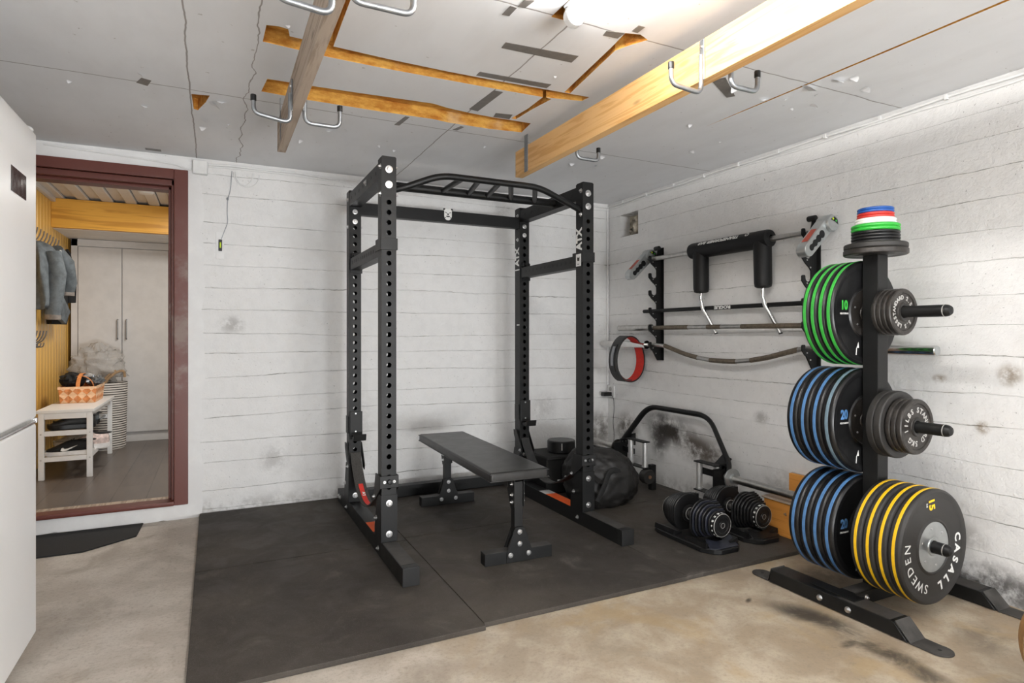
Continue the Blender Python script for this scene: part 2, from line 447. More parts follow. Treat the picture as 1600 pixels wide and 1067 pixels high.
        return s.merge(t)
    def build(s, name, mat, parent=None, sharp=35, kind=None):
        bm = s.bm
        bmesh.ops.recalc_face_normals(bm, faces=bm.faces)
        ca = math.radians(sharp)
        for f in bm.faces: f.smooth = True
        for e in bm.edges:
            if len(e.link_faces) != 2 or e.calc_face_angle(0) > ca: e.smooth = False
        root = parent
        while root is not None and root.parent is not None: root = root.parent
        if root is not None: bm.transform(ROOTM.get(root.name, Matrix()).inverted())
        me = bpy.data.meshes.new(name); bm.to_mesh(me); bm.free()
        for m in (mat if isinstance(mat, (list, tuple)) else [mat]): me.materials.append(m)
        o = bpy.data.objects.new(name, me); COL.objects.link(o)
        wn = o.modifiers.new('weighted', 'WEIGHTED_NORMAL'); wn.keep_sharp = True
        if parent is not None: o.parent = parent
        if kind: o['kind'] = kind
        return o

ROOTM = {}
def thing(name, label, cat, loc=(0, 0, 0), rz=0., group=None):
    o = bpy.data.objects.new(name, None); COL.objects.link(o); o.empty_display_size = .1
    o.location = loc; o.rotation_euler = (0, 0, rz)
    ROOTM[o.name] = Matrix.Translation(V(loc)) @ Matrix.Rotation(rz, 4, 'Z')
    return tag(o, label, cat, group)
def tag(o, label, cat, group=None, kind=None):
    o['label'] = label; o['category'] = cat
    if group: o['group'] = group
    if kind: o['kind'] = kind
    return o
def copy_tree(o, label=None, group=None, loc=None, parent=None):
    c = o.copy(); COL.objects.link(c)
    if parent is not None: c.parent = parent
    if label: c['label'] = label
    if group: c['group'] = group
    if loc is not None: c.location = loc
    for ch in list(o.children): copy_tree(ch, parent=c)
    return c
def struct(name, mb, mat): return mb.build(name, mat, kind='structure')

def frame(org, right, up):
    r = V(right).normalized(); u = V(up).normalized(); n = r.cross(u)
    m = Matrix((r, u, n)).transposed().to_4x4(); m.translation = V(org); return m
_tc = {}
def text_bm(txt, size, ext=.0008, bold=0.):
    cu = bpy.data.curves.new('tmp_text', 'FONT'); cu.body = txt; cu.size = size; cu.extrude = ext
    cu.align_x = 'CENTER'; cu.align_y = 'CENTER'; cu.offset = bold; cu.resolution_u = 3
    o = bpy.data.objects.new('tmp_text', cu); me = bpy.data.meshes.new_from_object(o)
    bm = bmesh.new(); bm.from_mesh(me)
    for f in bm.faces: f.material_index = 0
    bpy.data.objects.remove(o); bpy.data.curves.remove(cu); bpy.data.meshes.remove(me)
    return bm
def put_text(mb, txt, size, org, right, up, bold=0., sx=1., ext=.0008):
    mb.merge(text_bm(txt, size, ext, bold), frame(org, right, up) @ Matrix.Diagonal((sx, 1, 1, 1)))
def ring_text(mb, txt, size, org, right, up, r, a0, da, bold=0., inward=False):
    """letters round a circle, starting at angle a0 (radians, ccw from right), step da per letter"""
    R, U = V(right), V(up)
    for i, ch in enumerate(txt):
        if ch == ' ': continue
        a = a0 + da*i; d = R*math.cos(a)+U*math.sin(a); tn = R*-math.sin(a)+U*math.cos(a)
        if inward: put_text(mb, ch, size, V(org)+d*r, tn, -d, bold)
        else: put_text(mb, ch, size, V(org)+d*r, -tn, d, bold)

def holed_post(mb, x0, x1, y0, y1, z0, z1, zc, pitch=.05, r=.0125, th=.003):
    """square tube standing along z with round holes through its front and back faces"""
    zs0, zs1 = min(zc)-pitch/2, max(zc)+pitch/2
    cx = (x0+x1)/2; n = 16
    for (y, inn) in ((y0, th), (y1, -th)):
        f = lambda x, z, yy: mb.bm.verts.new((x, yy, z))
        for za, zb in ((z0, zs0), (zs1, z1)):
            mb._f([f(x0, za, y), f(x1, za, y), f(x1, zb, y), f(x0, zb, y)])
        for z in zc:
            hx, hz = (x1-x0)/2, pitch/2; out = []; cir = []; cin = []
            for k in range(n):
                a = 2*PI*(k+.5)/n; ca, sa = math.cos(a), math.sin(a)
                q = min(hx/abs(ca) if abs(ca) > 1e-6 else 9, hz/abs(sa) if abs(sa) > 1e-6 else 9)
                out.append(f(cx+ca*q, z+sa*q, y)); cir.append(f(cx+ca*r, z+sa*r, y)); cin.append(f(cx+ca*r, z+sa*r, y+inn))
            for k in range(n):
                j = (k+1) % n
                mb._f([out[k], out[j], cir[j], cir[k]]); mb._f([cir[k], cir[j], cin[j], cin[k]])
            # the four corners of the cell
            for sxx in (-1, 1):
                for szz in (-1, 1):
                    cand = [o_ for o_ in out if (o_.co.x-cx)*sxx > 0 and (o_.co.z-z)*szz > 0]
                    side = [o_ for o_ in cand if abs(abs(o_.co.x-cx)-hx) < 1e-6]; topb = [o_ for o_ in cand if abs(abs(o_.co.z-z)-hz) < 1e-6]
                    if side and topb:
                        a_ = max(side, key=lambda o_: abs(o_.co.z-z)); b_ = max(topb, key=lambda o_: abs(o_.co.x-cx))
                        if a_ is not b_: mb._f([a_, b_, f(cx+sxx*hx, z+szz*hz, y)])
    f = lambda x, y, z: mb.bm.verts.new((x, y, z))
    for x in (x0, x1): mb._f([f(x, y0, z0), f(x, y1, z0), f(x, y1, z1), f(x, y0, z1)])
    for z in (z0, z1): mb._f([f(x0, y0, z), f(x1, y0, z), f(x1, y1, z), f(x0, y1, z)])

def bolt(parent, p, d, r=.013, name='bolt'):
    """washer, hex head and nut tip as one bolt"""
    p, d = V(p), V(d).normalized(); mb = MB()
    mb.lathe([(0, 0), (r, 0), (r, .002), (r*.94, .0026), (0, .0026)], p, d, 20)
    mb.lathe([(r*.62, .0024), (r*.62, .008), (r*.5, .0095), (0, .0095)], p, d, 6)
    mb.lathe([(r*.34, .0095), (r*.30, .0125), (0, .0125)], p, d, 10)
    return mb.build(name, M['zinc'], parent)
# ---------------------------------------------------------------- the garage
XL, XR, YB, YF, H = -1.30, 2.95, 4.20, -2.60, 2.20
DX0, DX1, DZ0, DZ1 = -1.10, -.217, .10, 2.053          # doorway in the back wall
m = MB(); m.box((XL-.2, YF-.1, -.15), (XR+.2, YB+.001, 0)); struct('floor', m, M['floor'])
m = MB()
m.box((XL-.2, YB, -.15), (DX0, YB+.16, H+.1)); m.box((DX1, YB, -.15), (XR+.2, YB+.16, H+.1))
m.box((DX0, YB, DZ1), (DX1, YB+.16, H+.1)); m.box((DX0, YB, -.15), (DX1, YB+.16, DZ0-.012))
struct('wall_back', m, M['wall_back'])
NY0, NY1, NZ0, NZ1 = 3.80, 4.035, 1.90, 2.078          # broken hole high in the right wall
m = MB()
m.box((XR, YF, -.15), (XR+.2, NY0, H+.1)); m.box((XR, NY1, -.15), (XR+.2, YB+.16, H+.1))
m.box((XR, NY0, -.15), (XR+.2, NY1, NZ0)); m.box((XR, NY0, NZ1), (XR+.2, NY1, H+.1))
struct('wall_right', m, M['wall_right'])
m = MB(); m.box((XL-.15, YF, -.15), (XL, YB, H+.1)); struct('wall_left', m, M['plaster'])
m = MB(); m.box((XL-.2, YF-.15, -.15), (-.10, YF, H+.1)); m.box((2.60, YF-.15, -.15), (XR+.2, YF, H+.1)); m.box((-.10, YF-.15, 2.12), (2.60, YF, H+.1))
struct('wall_front', m, M['plaster'])
m = MB()
m.box((XR+.10, NY0, NZ0), (XR+.15, NY1, NZ1))
m.blob((XR+.10, 3.86, 1.97), (.09, .07, .08), 20, 14, .5, 2.6, 3)
m.blob((XR+.09, 3.90, 1.93), (.07, .06, .04), 16, 10, .6, 3, 8)
m.blob((XR+.11, 3.83, 2.03), (.05, .05, .06), 16, 10, .6, 3, 12)
struct('trim_1', m, M['niche'])
# ceiling board with the gaps where the yellow insulation shows
m = MB(); m.box((XL-.2, YF-.1, H), (XR+.2, YB+.16, H+.14))
ceil = struct('ceiling', m, [M['ceiling'], M['insul']])
gaps = [[(.161, 2.42), (.164, 2.285), (.205, 2.276), (.236, 2.283), (.246, 2.335), (.42, 2.346), (.62, 2.358), (.865, 2.362), (1.05, 2.358), (1.315, 2.345), (1.536, 2.334), (1.53, 2.387), (1.348, 2.426), (1.1, 2.436), (.893, 2.441), (.6, 2.447), (.387, 2.442)],
        [(.188, 2.92), (.202, 2.765), (.371, 2.76), (.6, 2.745), (.923, 2.72), (1.003, 2.743), (1.12, 2.757), (1.238, 2.762), (1.457, 2.755), (1.478, 2.90), (1.30, 2.925), (1.07, 2.93), (.99, 2.917), (.7, 2.93), (.384, 2.932)],
        [(1.404, 2.335), (1.434, 2.335), (1.400, 2.1), (1.372, 1.907), (1.395, 1.85), (1.43, 1.785), (1.38, 1.765), (1.325, 1.78), (1.345, 1.9), (1.372, 2.1)],
        [(1.336, 2.735), (1.362, 2.735), (1.372, 2.58), (1.392, 2.43), (1.345, 2.42), (1.350, 2.58)],
        [(.325, 1.2), (.382, 1.2), (.392, 1.7), (.398, 2.15), (.402, 2.352), (.366, 2.352)],
        [(2.296, .8), (2.312, .8), (2.310, 1.55), (2.307, 1.9), (2.303, 2.15), (2.299, 2.40), (2.295, 2.15), (2.297, 1.55)],
        [(-.092, 3.09), (-.018, 3.075), (-.035, 3.17), (-.07, 3.30), (-.088, 3.29)],
        [(1.03, 1.15), (1.048, 1.15), (1.058, 1.74), (1.08, 1.80), (1.03, 1.80)]]
for i, g in enumerate(gaps):
    m = MB(); m.prism([(x, y, H-.02) for x, y in g], (0, 0, .075))
    co = m.build('cutter', M['insul'])
    md = ceil.modifiers.new('gap', 'BOOLEAN'); md.operation = 'DIFFERENCE'; md.solver = 'EXACT'; md.object = co
    dg = bpy.context.evaluated_depsgraph_get()
    me = bpy.data.meshes.new_from_object(ceil.evaluated_get(dg)); ceil.modifiers.clear()
    ceil.data = me
    bpy.data.objects.remove(co)
for pl in ceil.data.polygons: pl.use_smooth = False
# torn paper curling down from the boards
m = MB(); rr = random.Random(5)
spots = [(2.27, 2.0, .05), (2.33, 1.83, .10), (2.38, 1.72, .07), (2.41, 1.66, .05), (2.56, 1.72, .06), (2.52, 1.95, .06), (2.44, 1.85, .04), (2.36, 1.95, .03), (2.47, 2.02, .03), (2.05, 1.95, .06),
         (1.72, 2.42, .06), (2.3, 2.75, .04), (2.55, 2.55, .03), (2.52, 2.75, .04), (2.2, 2.4, .04), (2.07, 3.1, .04), (2.12, 3.06, .05), (2.2, 3.25, .04), (2.03, 3.28, .04),
         (.55, 3.32, .05), (.62, 3.27, .04), (.44, 3.55, .05), (.84, 3.45, .035), (.95, 3.5, .03), (1.35, 3.15, .03), (1.4, 3.2, .03), (-.3, 3.35, .05), (-.05, 3.55, .05), (.07, 3.45, .03),
         (-.02, 3.17, .09), (.03, 3.13, .06), (-.06, 3.42, .05), (-.55, 3.15, .03), (.24, 2.02, .02), (.23, 2.25, .02), (1.28, 2.2, .02), (-.28, 2.95, .04)]
for (x, y, sz) in spots:
    a = rr.uniform(0, 6.28); d = V((math.cos(a), math.sin(a), 0)); n2 = V((-d.y, d.x, 0))
    pts = [V((x, y, H-.0015)) + d*sz*.5*t + V((0, 0, -.28*sz*t*t)) for t in (0, .35, .7, 1)]
    w = sz*rr.uniform(.25, .45)
    L = [p - n2*w*k for p, k in zip(pts, (1, .95, .75, .25))]; R = [p + n2*w*k for p, k in zip(pts, (1, 1.05, .6, .1))]
    for k in range(3):
        vs = [m.bm.verts.new(q) for q in (L[k], L[k+1], R[k+1], R[k])]; m._f(vs)
o = m.build('torn_ceiling_paper', M['ceiling']); tag(o, 'small pale scraps of torn facing paper curling down from the ceiling boards', 'paper', kind='stuff')
# grey tape strips
tapes = [([(.969, 2.03), (1.27, 2.005), (1.275, 2.065), (.973, 2.076)], 'long grey-brown tape strip on ceiling across the seam left of the glowing tube'),
         ([(.982, 2.305), (1.309, 2.285), (1.309, 2.328), (.982, 2.342)], 'long grey-brown tape strip lying along the upper torn yellow gap'),
         ([(1.112, 2.452), (1.157, 2.453), (1.146, 2.716), (1.098, 2.708)], 'grey-brown tape strip running between the two torn yellow gaps'),
         ([(.875, 1.797), (.899, 1.798), (.899, 1.856), (.873, 1.859)], 'short dark tape tab on ceiling at the seam corner farthest from the beams'),
         ([(.900, 1.745), (.932, 1.733), (.923, 1.788), (.899, 1.79)], 'bent end of dark tape beside the seam corner left of the lamp cap'),
         ([(1.254, 1.795), (1.322, 1.778), (1.322, 1.823), (1.261, 1.828)], 'wide brown tape patch at left of the frayed yellow hole near the pine beam'),
         ([(1.333, 1.714), (1.360, 1.712), (1.362, 1.758), (1.336, 1.758)], 'narrow brown tape piece crossing above the frayed yellow hole'),
         ([(.851, 2.94), (.873, 2.94), (.860, 3.08), (.834, 3.08)], 'small crooked tape tab below the lower yellow gap in the middle of the ceiling'),
         ([(1.235, 2.70), (1.318, 2.685), (1.33, 2.745), (1.245, 2.752)], 'grey tape patch lapping the right end of the lower yellow gap'),
         ([(1.13, 3.02), (1.155, 3.02), (1.17, 2.955), (1.15, 2.95)], 'tiny tape tab on the seam under the right end of the lower yellow gap'),
         ([(1.90, 1.95), (1.93, 1.90), (2.12, 2.03), (2.10, 2.06)], 'dark tape strip on ceiling behind the hook on the far side of the pine beam'),
         ([(-.30, 3.05), (-.26, 3.07), (-.24, 3.0), (-.275, 2.985)], 'crossed dark tape tab on the ceiling seam above the doorway'),
         ([(-.36, 4.10), (-.28, 4.10), (-.28, 4.14), (-.36, 4.14)], 'small grey tape tab on ceiling by the wall top above the doorway')]
for g, lab in tapes:
    m = MB(); m.prism([(x, y, H-.0003) for x, y in g], (0, 0, -.0016))
    tag(m.build('tape_strip', M['tape']), lab, 'tape', 'tape strips on the ceiling')
# smooth plaster around the doorway
m = MB()
def ragged(p0, p1, off, n, amp, sd):
    r = random.Random(sd); p0, p1, off = V(p0), V(p1), V(off)
    return [p0.lerp(p1, i/n) + off*r.uniform(-amp, amp) for i in range(n+1)]
edge = ragged((-.062, YB, -.0), (-.062, YB, 2.17), (1, 0, 0), 26, .016, 3)
m.prism([(-.142, YB, -.0)] + [tuple(p) for p in edge] + [(-.142, YB, 2.17)], (0, -.010, 0))
m.box((XL, YB-.012, 2.112), (-.142, YB, 2.183)); 
bot = ragged((-1.2, YB, .004), (-.142, YB, -.002), (0, 0, 1), 16, .012, 9)
m.prism([(-1.2, YB, .088)] + [tuple(p) for p in bot] + [(-.142, YB, .088)], (0, -.014, 0))
struct('trim_2', m, M['plaster'])
# red-brown door frame and sill
m = MB()
m.box((DX1, YB-.022, .088), (-.142, YB+.02, 2.114), .004); m.box((DX0-.075, YB-.022, .088), (DX0, YB+.02, 2.114), .004)
m.box((DX0, YB-.022, DZ1), (DX1, YB+.02, 2.114), .004)
m.box((DX1-.016, YB+.012, .10), (DX1, YB+.16, DZ1), .003); m.box((DX0, YB+.012, .10), (DX0+.016, YB+.16, DZ1), .003)
m.box((DX0, YB+.012, DZ1-.034), (DX1, YB+.16, DZ1), .003)
m.box((DX1-.034, YB+.06, .10), (DX1-.016, YB+.16, DZ1-.034), .003)
m.box((DX0, YB+.06, DZ1-.052), (DX1, YB+.16, DZ1-.034), .003)
m.box((DX0-.02, YB-.035, .088), (DX1+.003, YB+.06, .116), .008)
struct('door_1', m, M['frame_brown'])
m = MB(); m.box((DX0, YB+.06, .085), (DX1, YB+.17, .104), .002); struct('trim_3', m, M['grey_wood'])
# painted cables and conduit
def wire(pts, r): return MB().tube(pts, r, 8, .02)
m = MB(); rr = random.Random(2)
m.tube([(XR-.008, y, 2.178+.004*math.sin(y*9)) for y in [YB-.01-.15*i for i in range(0, 44)]], .0075, 8)
m.tube([(XR-.006, y, 2.158+.005*math.sin(y*7+1)) for y in [YB-.01-.15*i for i in range(0, 44)]], .006, 8)
for i in range(20): m.box((XR-.018, YB-.22-.30*i, 2.168), (XR, YB-.205-.30*i, 2.190), .002)
tag(m.build('ceiling_cable', M['white_plastic']), 'twin white cable clipped along the top of the right wall', 'cable')
m = MB(); m.tube([(x, YB-.008, 2.168+.006*math.sin(x*5)+.004*math.sin(x*17)) for x in [-.03+.1*i for i in range(31)]], .007, 8)
m.tube([(x, YB-.006, 2.150+.010*math.sin(x*4+.6)) for x in [-.03+.1*i for i in range(31)]], .005, 8)
tag(m.build('ceiling_cable', M['white_plastic']), 'white cable pair running along the top of the back wall from the junction box', 'cable')
m = MB(); m.tube([(XR-.012, YB-.012, 2.16), (XR-.012, YB-.012, .70)], .007, 8)
tag(m.build('corner_conduit', M['white_plastic']), 'white cable running straight down the corner of the two walls to the socket', 'cable')
m = MB(); m.tube([(x, YB-.02, 2.176-.012*k) for k, x in enumerate((-.85, -.6, -.35, -.2))] + [(-.15, YB-.02, 2.12), (-.115, YB-.02, 2.118)], .005, 8, .03)
tag(m.build('door_cable', M['white_plastic']), 'thin white cable along the plaster above the door frame', 'cable')
# junction box
t = thing('junction_box', 'square white plastic junction box high on wall at the corner of the door frame', 'junction box', (-.077, YB, 2.137))
m = MB(); m.box((-.118, YB-.04, 2.096), (-.036, YB, 2.179), .006); m.build('box_body', M['white_plastic'], t)
m = MB(); m.box((-.116, YB-.046, 2.098), (-.038, YB-.041, 2.177), .004); m.build('lid', M['white_plastic'], t)
# spirit level vial on a white plate with its thin wire
t = thing('level_gauge', 'tiny black gauge with yellow-green vial on a white wall plate', 'gauge', (.032, YB, 1.67))
m = MB(); m.box((.010, YB-.005, 1.588), (.056, YB, 1.754), .002); m.build('wall_plate', M['plaster'], t)
m = MB(); m.box((.0245, YB-.014, 1.637), (.0445, YB-.005, 1.708), .002); h = m.build('gauge_body', M['plastic'], t)
m = MB(); m.cyl((.0345, YB-.0145, 1.655), (.0345, YB-.0145, 1.690), .0045, 12); m.build('vial', M['green_light'], h)
m = MB(); m.tube([(.10, YB-.012, 2.14), (.092, YB-.006, 2.02), (.075, YB-.006, 1.96), (.073, YB-.006, 1.87), (.078, YB-.006, 1.82), (.04, YB-.006, 1.712)], .0022, 6, .05)
m.blob((.0752, YB-.008, 1.965), (.007, .006, .009), 10, 8, 0)
tag(m.build('thin_wire', M['galv']), 'thin grey wire hanging down the wall to the small gauge', 'wire')
m = MB(); m.tube([(.11+.075*(1-math.cos(a))+.0, YB-.008, 2.135-.085*math.sin(a)) for a in [i*PI/14 for i in range(15)]], .0025, 6)
m.tube([(.12+.05*(1-math.cos(a)), YB-.006, 2.14-.08*math.sin(a)) for a in [i*PI/14 for i in range(15)]], .0025, 6)
tag(m.build('wire_loop', M['white_plastic']), 'loose looped wire dangling from the cables at the top of the back wall', 'wire')
# socket in the corner, with charger
t = thing('wall_socket', 'white wall socket low beside the room corner', 'socket', (XR, 4.145, .65))
m = MB(); m.box((XR-.020, 4.095, .600), (XR, 4.185, .695), .005); m.build('socket_body', M['white_plastic'], t)
m = MB(); m.cyl((XR-.021, 4.14, .668), (XR-.0195, 4.14, .668), .019, 20); m.build('socket_outlet', M['grey_ink'], t)
t = thing('charger_plug', 'black charger plugged into the white corner socket', 'charger', (XR-.03, 4.14, .628))
m = MB(); m.box((XR-.10, 4.115, .613), (XR-.0215, 4.16, .645), .005); m.build('charger_body', M['plastic'], t)
m = MB(); m.tube([(XR-.03, 4.112, .625), (XR-.012, 4.105, .59), (XR-.010, 4.10, .50), (XR-.014, 4.115, .40), (XR-.009, 4.10, .30), (XR-.012, 4.11, .20)], .0022, 6, .05)
m.build('charger_lead', M['plastic'], t)

# ceiling beams with hooks
def beam(name, label, x0, x1, y0, y1, mt):
    m = MB(); m.box((x0, y0, 2.0), (x1, y1, 2.142), .002); return m
t = thing('ceiling_beam', 'yellow pine beam hung under the ceiling over the right of the rack', 'beam', (1.542, 1.2, 2.0))
beam('', '', 1.520, 1.565, -.35, 3.06, 0).build('timber', M['pine'], t)
m = MB(); m.box((1.516, 2.905, 2.0), (1.5195, 2.943, H), .0005)
for z in (2.02, 2.045, 2.07, 2.095, 2.12, 2.145): m.cyl((1.5161, 2.924, z), (1.5145, 2.924, z), .0045, 10)
m.build('hanger_strap', M['galv'], t)
t = thing('ceiling_beam', 'weathered grey timber beam hung under the ceiling over the left of the rack', 'beam', (.293, 1.2, 2.0))
beam('', '', .274, .312, -.35, 3.135, 0).build('timber', M['grey_wood'], t)
m = MB(); m.box((.2705, 2.96, 2.01), (.2735, 2.975, H), .0005); m.build('hanger_strap', M['galv'], t)
for y in (-1.0,):
    for x in (.293, 1.542):
        pass
def hook(label, x, y, side, ztop, zbot, reach, tip, drop=0., yo=0.):
    """steel tube hook screwed to a beam side; side -1 reaches left, +1 right"""
    t = thing('utility_hook', label, 'hook', (x, y, zbot), 0, 'tube hooks on the ceiling beams')
    r = .0085; s = side; xp = x+s*.0085
    m = MB()
    m.tube([(xp, y, ztop-.055), (xp, y, zbot+.0), (xp+s*reach, y+yo, zbot+drop), (xp+s*reach, y+yo, tip-.014)], r, 12, .03)
    m.build('hook_arm', M['galv'], t)
    m = MB(); m.box((x, y-.0115, zbot+.045), (x+s*.006, y+.0115, ztop), .0028); m.build('mounting_plate', M['galv'], t)
    for z in (ztop-.025, zbot+.075):
        m = MB(); m.lathe([(0, 0), (.0062, 0), (.0045, .004), (0, .005)], (x+s*.006, y, z), (s, 0, 0), 12); m.build('screw', M['zinc'], t)
    m = MB(); m.cyl((xp+s*reach, y+yo, tip-.024), (xp+s*reach, y+yo, tip), r*1.25, 14, bev=.002); m.build('end_cap', M['plastic'], t)
hook('tube hook on the left side of the grey beam, the far one', .274, 2.50, -1, 2.11, 1.940, .132, 2.028, .02)
hook('tube hook on the right side of the grey beam, the far one', .312, 2.508, 1, 2.11, 1.952, .135, 2.040, .0)
hook('tube hook on the left side of the grey beam, cut by the picture top', .274, 1.57, -1, 2.11, 1.922, .132, 2.02, .012)
hook('tube hook on the right side of the grey beam, cut by the picture top', .312, 1.60, 1, 2.11, 1.985, .165, 2.07, .0)
hook('tube hook with a long plate on the near face of the pine beam', 1.520, 1.60, -1, 2.139, 1.952, .132, 2.035, .01)
hook('tube hook on the far face of the pine beam, nearer the camera', 1.565, 1.525, 1, 2.11, 1.962, .125, 2.036, .0)
hook('tube hook on the far face of the pine beam near its end', 1.565, 2.50, 1, 2.11, 1.972, .125, 2.036, .0)

# fluorescent lamps
def lamp(label, x, y0, y1, mt='tube'):
    t = thing('fluorescent_lamp', label, 'lamp', (x, y1, H))
    m = MB(); m.box((x-.03, y0, H-.009), (x+.03, y1, H), .003); m.build('base_plate', M['white_metal'], t)
    for y, s in ((y0, 1), (y1, -1)):
        m = MB(); m.box((x-.026, min(y, y+s*.03), H-.045), (x+.026, max(y, y+s*.03), H-.009), .006); m.cyl((x, y, H-.040), (x, y+s*.032, H-.040), .033, 20, bev=.006); m.build('end_cap', M['white_plastic'], t)
    m = MB(); m.cyl((x, y0+.03, H-.040), (x, y1-.03, H-.040), .025, 20); m.build('tube', M[mt], t)
lamp('white fluorescent lamp glowing on the ceiling left of the pine beam', 1.06, .22, 1.72)
lamp('added unseen fluorescent lamp on the ceiling behind the viewer', .75, -1.75, -.25, 'fill_tube')  # unseen lamp added behind the camera to brighten walls and floor
# ---------------------------------------------------------------- rubber floor tiles
tiles = [('left column, front row beside the bare floor', -.08, .9225, 2.105, 3.163), ('left column, back row against the white wall', -.08, .9225, 3.168, 4.19),
         ('middle column, front row under the bench foot', .925, 1.9295, 2.128, 3.203), ('middle column, back row against the white wall', .925, 1.9295, 3.207, 4.19),
         ('right column, front row under the dumbbells', 1.931, 2.935, 2.132, 3.203), ('right column, back row in the room corner', 1.931, 2.935, 3.207, 4.19)]
for lab, x0, x1, y0, y1 in tiles:
    m = MB(); m.box((x0, y0, 0), (x1, y1, .02), .0035)
    tag(m.build('rubber_floor_tile', M['mat']), 'black rubber floor tile, ' + lab, 'floor mat', 'rubber floor tiles')
m = MB(); m.prism([(-1.25, 3.70, 0), (-.80, 3.765, 0), (-.605, 3.765, 0), (-.385, 3.93, 0), (-.375, 4.175, 0), (-1.25, 4.175, 0)], (0, 0, .008), .002)
tag(m.build('door_mat', M['black_cloth']), 'thin dark mat lying below the door sill', 'mat')

# ---------------------------------------------------------------- power rack
ZM = .02
LX0, LX1, RX0, RX1 = .735, .808, 1.896, 1.969
FY0, FY1, BY0, BY1 = 2.948, 3.022, 3.748, 3.822
rack = thing('power_rack', 'black steel power rack standing on the rubber tiles', 'power rack', ((LX0+RX1)/2, 3.35, ZM))
BK = M['black_metal']
zc = [.368+.05*k for k in range(29)]
ups = {}
for nm, x0, x1, y0, y1, zt in (('FL', LX0, LX1, FY0, FY1, 1.995), ('FR', RX0, RX1, FY0, FY1, 1.995), ('BL', LX0, LX1, BY0, BY1, 1.995), ('BR', RX0, RX1, BY0, BY1, 1.995)):
    m = MB(); holed_post(m, x0, x1, y0, y1, .10, zt-.006, zc)
    m.box((x0+.002, y0+.002, zt-.008), (x1-.002, y1-.002, zt), .003)
    ups[nm] = m.build('upright', BK, rack)
for x0, x1 in ((LX0, LX1), (RX0, RX1)):
    m = MB(); m.box((x0, 2.60, ZM), (x1, 4.12, .10), .002)
    f = m.build('foot_beam', BK, rack)
    m = MB(); m.box((x0-.002, 2.572, ZM), (x1+.002, 2.612, .103), .003); m.build('rubber_foot', M['black_dark'], f)
    m = MB(); m.box((x0+.004, 2.62, .1002), (x1-.004, 2.94, .1008)); m.build('dust_film', M['dusty_black'], f)
    for y in (3.25, 3.35, 3.45, 3.55, 2.75, 2.85):
        pass
m = MB()
m.box((LX1, 4.0, .025), (RX0, 4.07, .098), .002)
m.build('rear_floor_beam', BK, rack)
slot_parent = rack
m = MB()
for x in (.93, 1.0, 1.25, 1.28, 1.56, 1.60): m.cyl((x, 3.9999, .062), (x, 3.997, .062), .011, 14)
m.build('beam_hole_shade', M['foam'], rack)  # dark discs on the face paint the shade inside the holes
for x0, x1, s in ((LX0, LX1, -1), (RX0, RX1, -1)):
    m = MB(); m.box((x0+.002, FY1, 1.895), (x1-.002, BY0, 1.975), .002)
    xx = x0+.0021
    b = m.build('top_side_beam', BK, rack)
    m = MB()
    for y in [3.08+.1*k for k in range(7)]: m.cyl((xx, y, 1.935), (xx-.0012, y, 1.935), .010, 14)
    m.build('beam_hole_shade', M['foam'], b)  # solid dark discs, hole shade painted on the beam side
    bolt(b, (x0+.002, 3.30, 1.938), (-1, 0, 0), .017)
m = MB(); m.box((LX1, BY0+.004, 1.850), (RX0, BY1-.02, 1.926), .002); rc = m.build('rear_cross_beam', BK, rack)
# white shield emblem on the rear cross beam
t0 = (1.372, BY0+.0035, 1.903)
m = MB(); pts = [(-.026, .034), (.026, .034), (.026, -.014), (.020, -.030), (.008, -.039), (-.008, -.039), (-.020, -.030), (-.026, -.014)]
m.prism([(t0[0]+x, t0[1], t0[2]+z) for x, z in pts], (0, -.0012, 0)); em = m.build('emblem', M['white_ink'], rc)
m = MB()
for p in ([(-.030, .038), (-.036, .026), (-.024, .026), (-.018, .036)], [(.030, .038), (.036, .026), (.024, .026), (.018, .036)],
          [(-.020, .014), (-.008, .010), (-.008, .006), (-.020, .010)], [(.020, .014), (.008, .010), (.008, .006), (.020, .010)],
          [(-.008, .004), (.008, .004), (.004, -.004), (-.004, -.004)], [(-.014, -.012), (-.010, -.018), (.010, -.018), (.014, -.012), (.0, -.010)],
          [(-.020, -.020), (-.014, -.020), (-.014, -.026), (-.019, -.026)], [(.020, -.020), (.014, -.020), (.014, -.026), (.019, -.026)]):
    m.prism([(t0[0]+x, t0[1]-.0013, t0[2]+z) for x, z in p], (0, -.0006, 0))
m.build('emblem_marks', M['foam'], em)
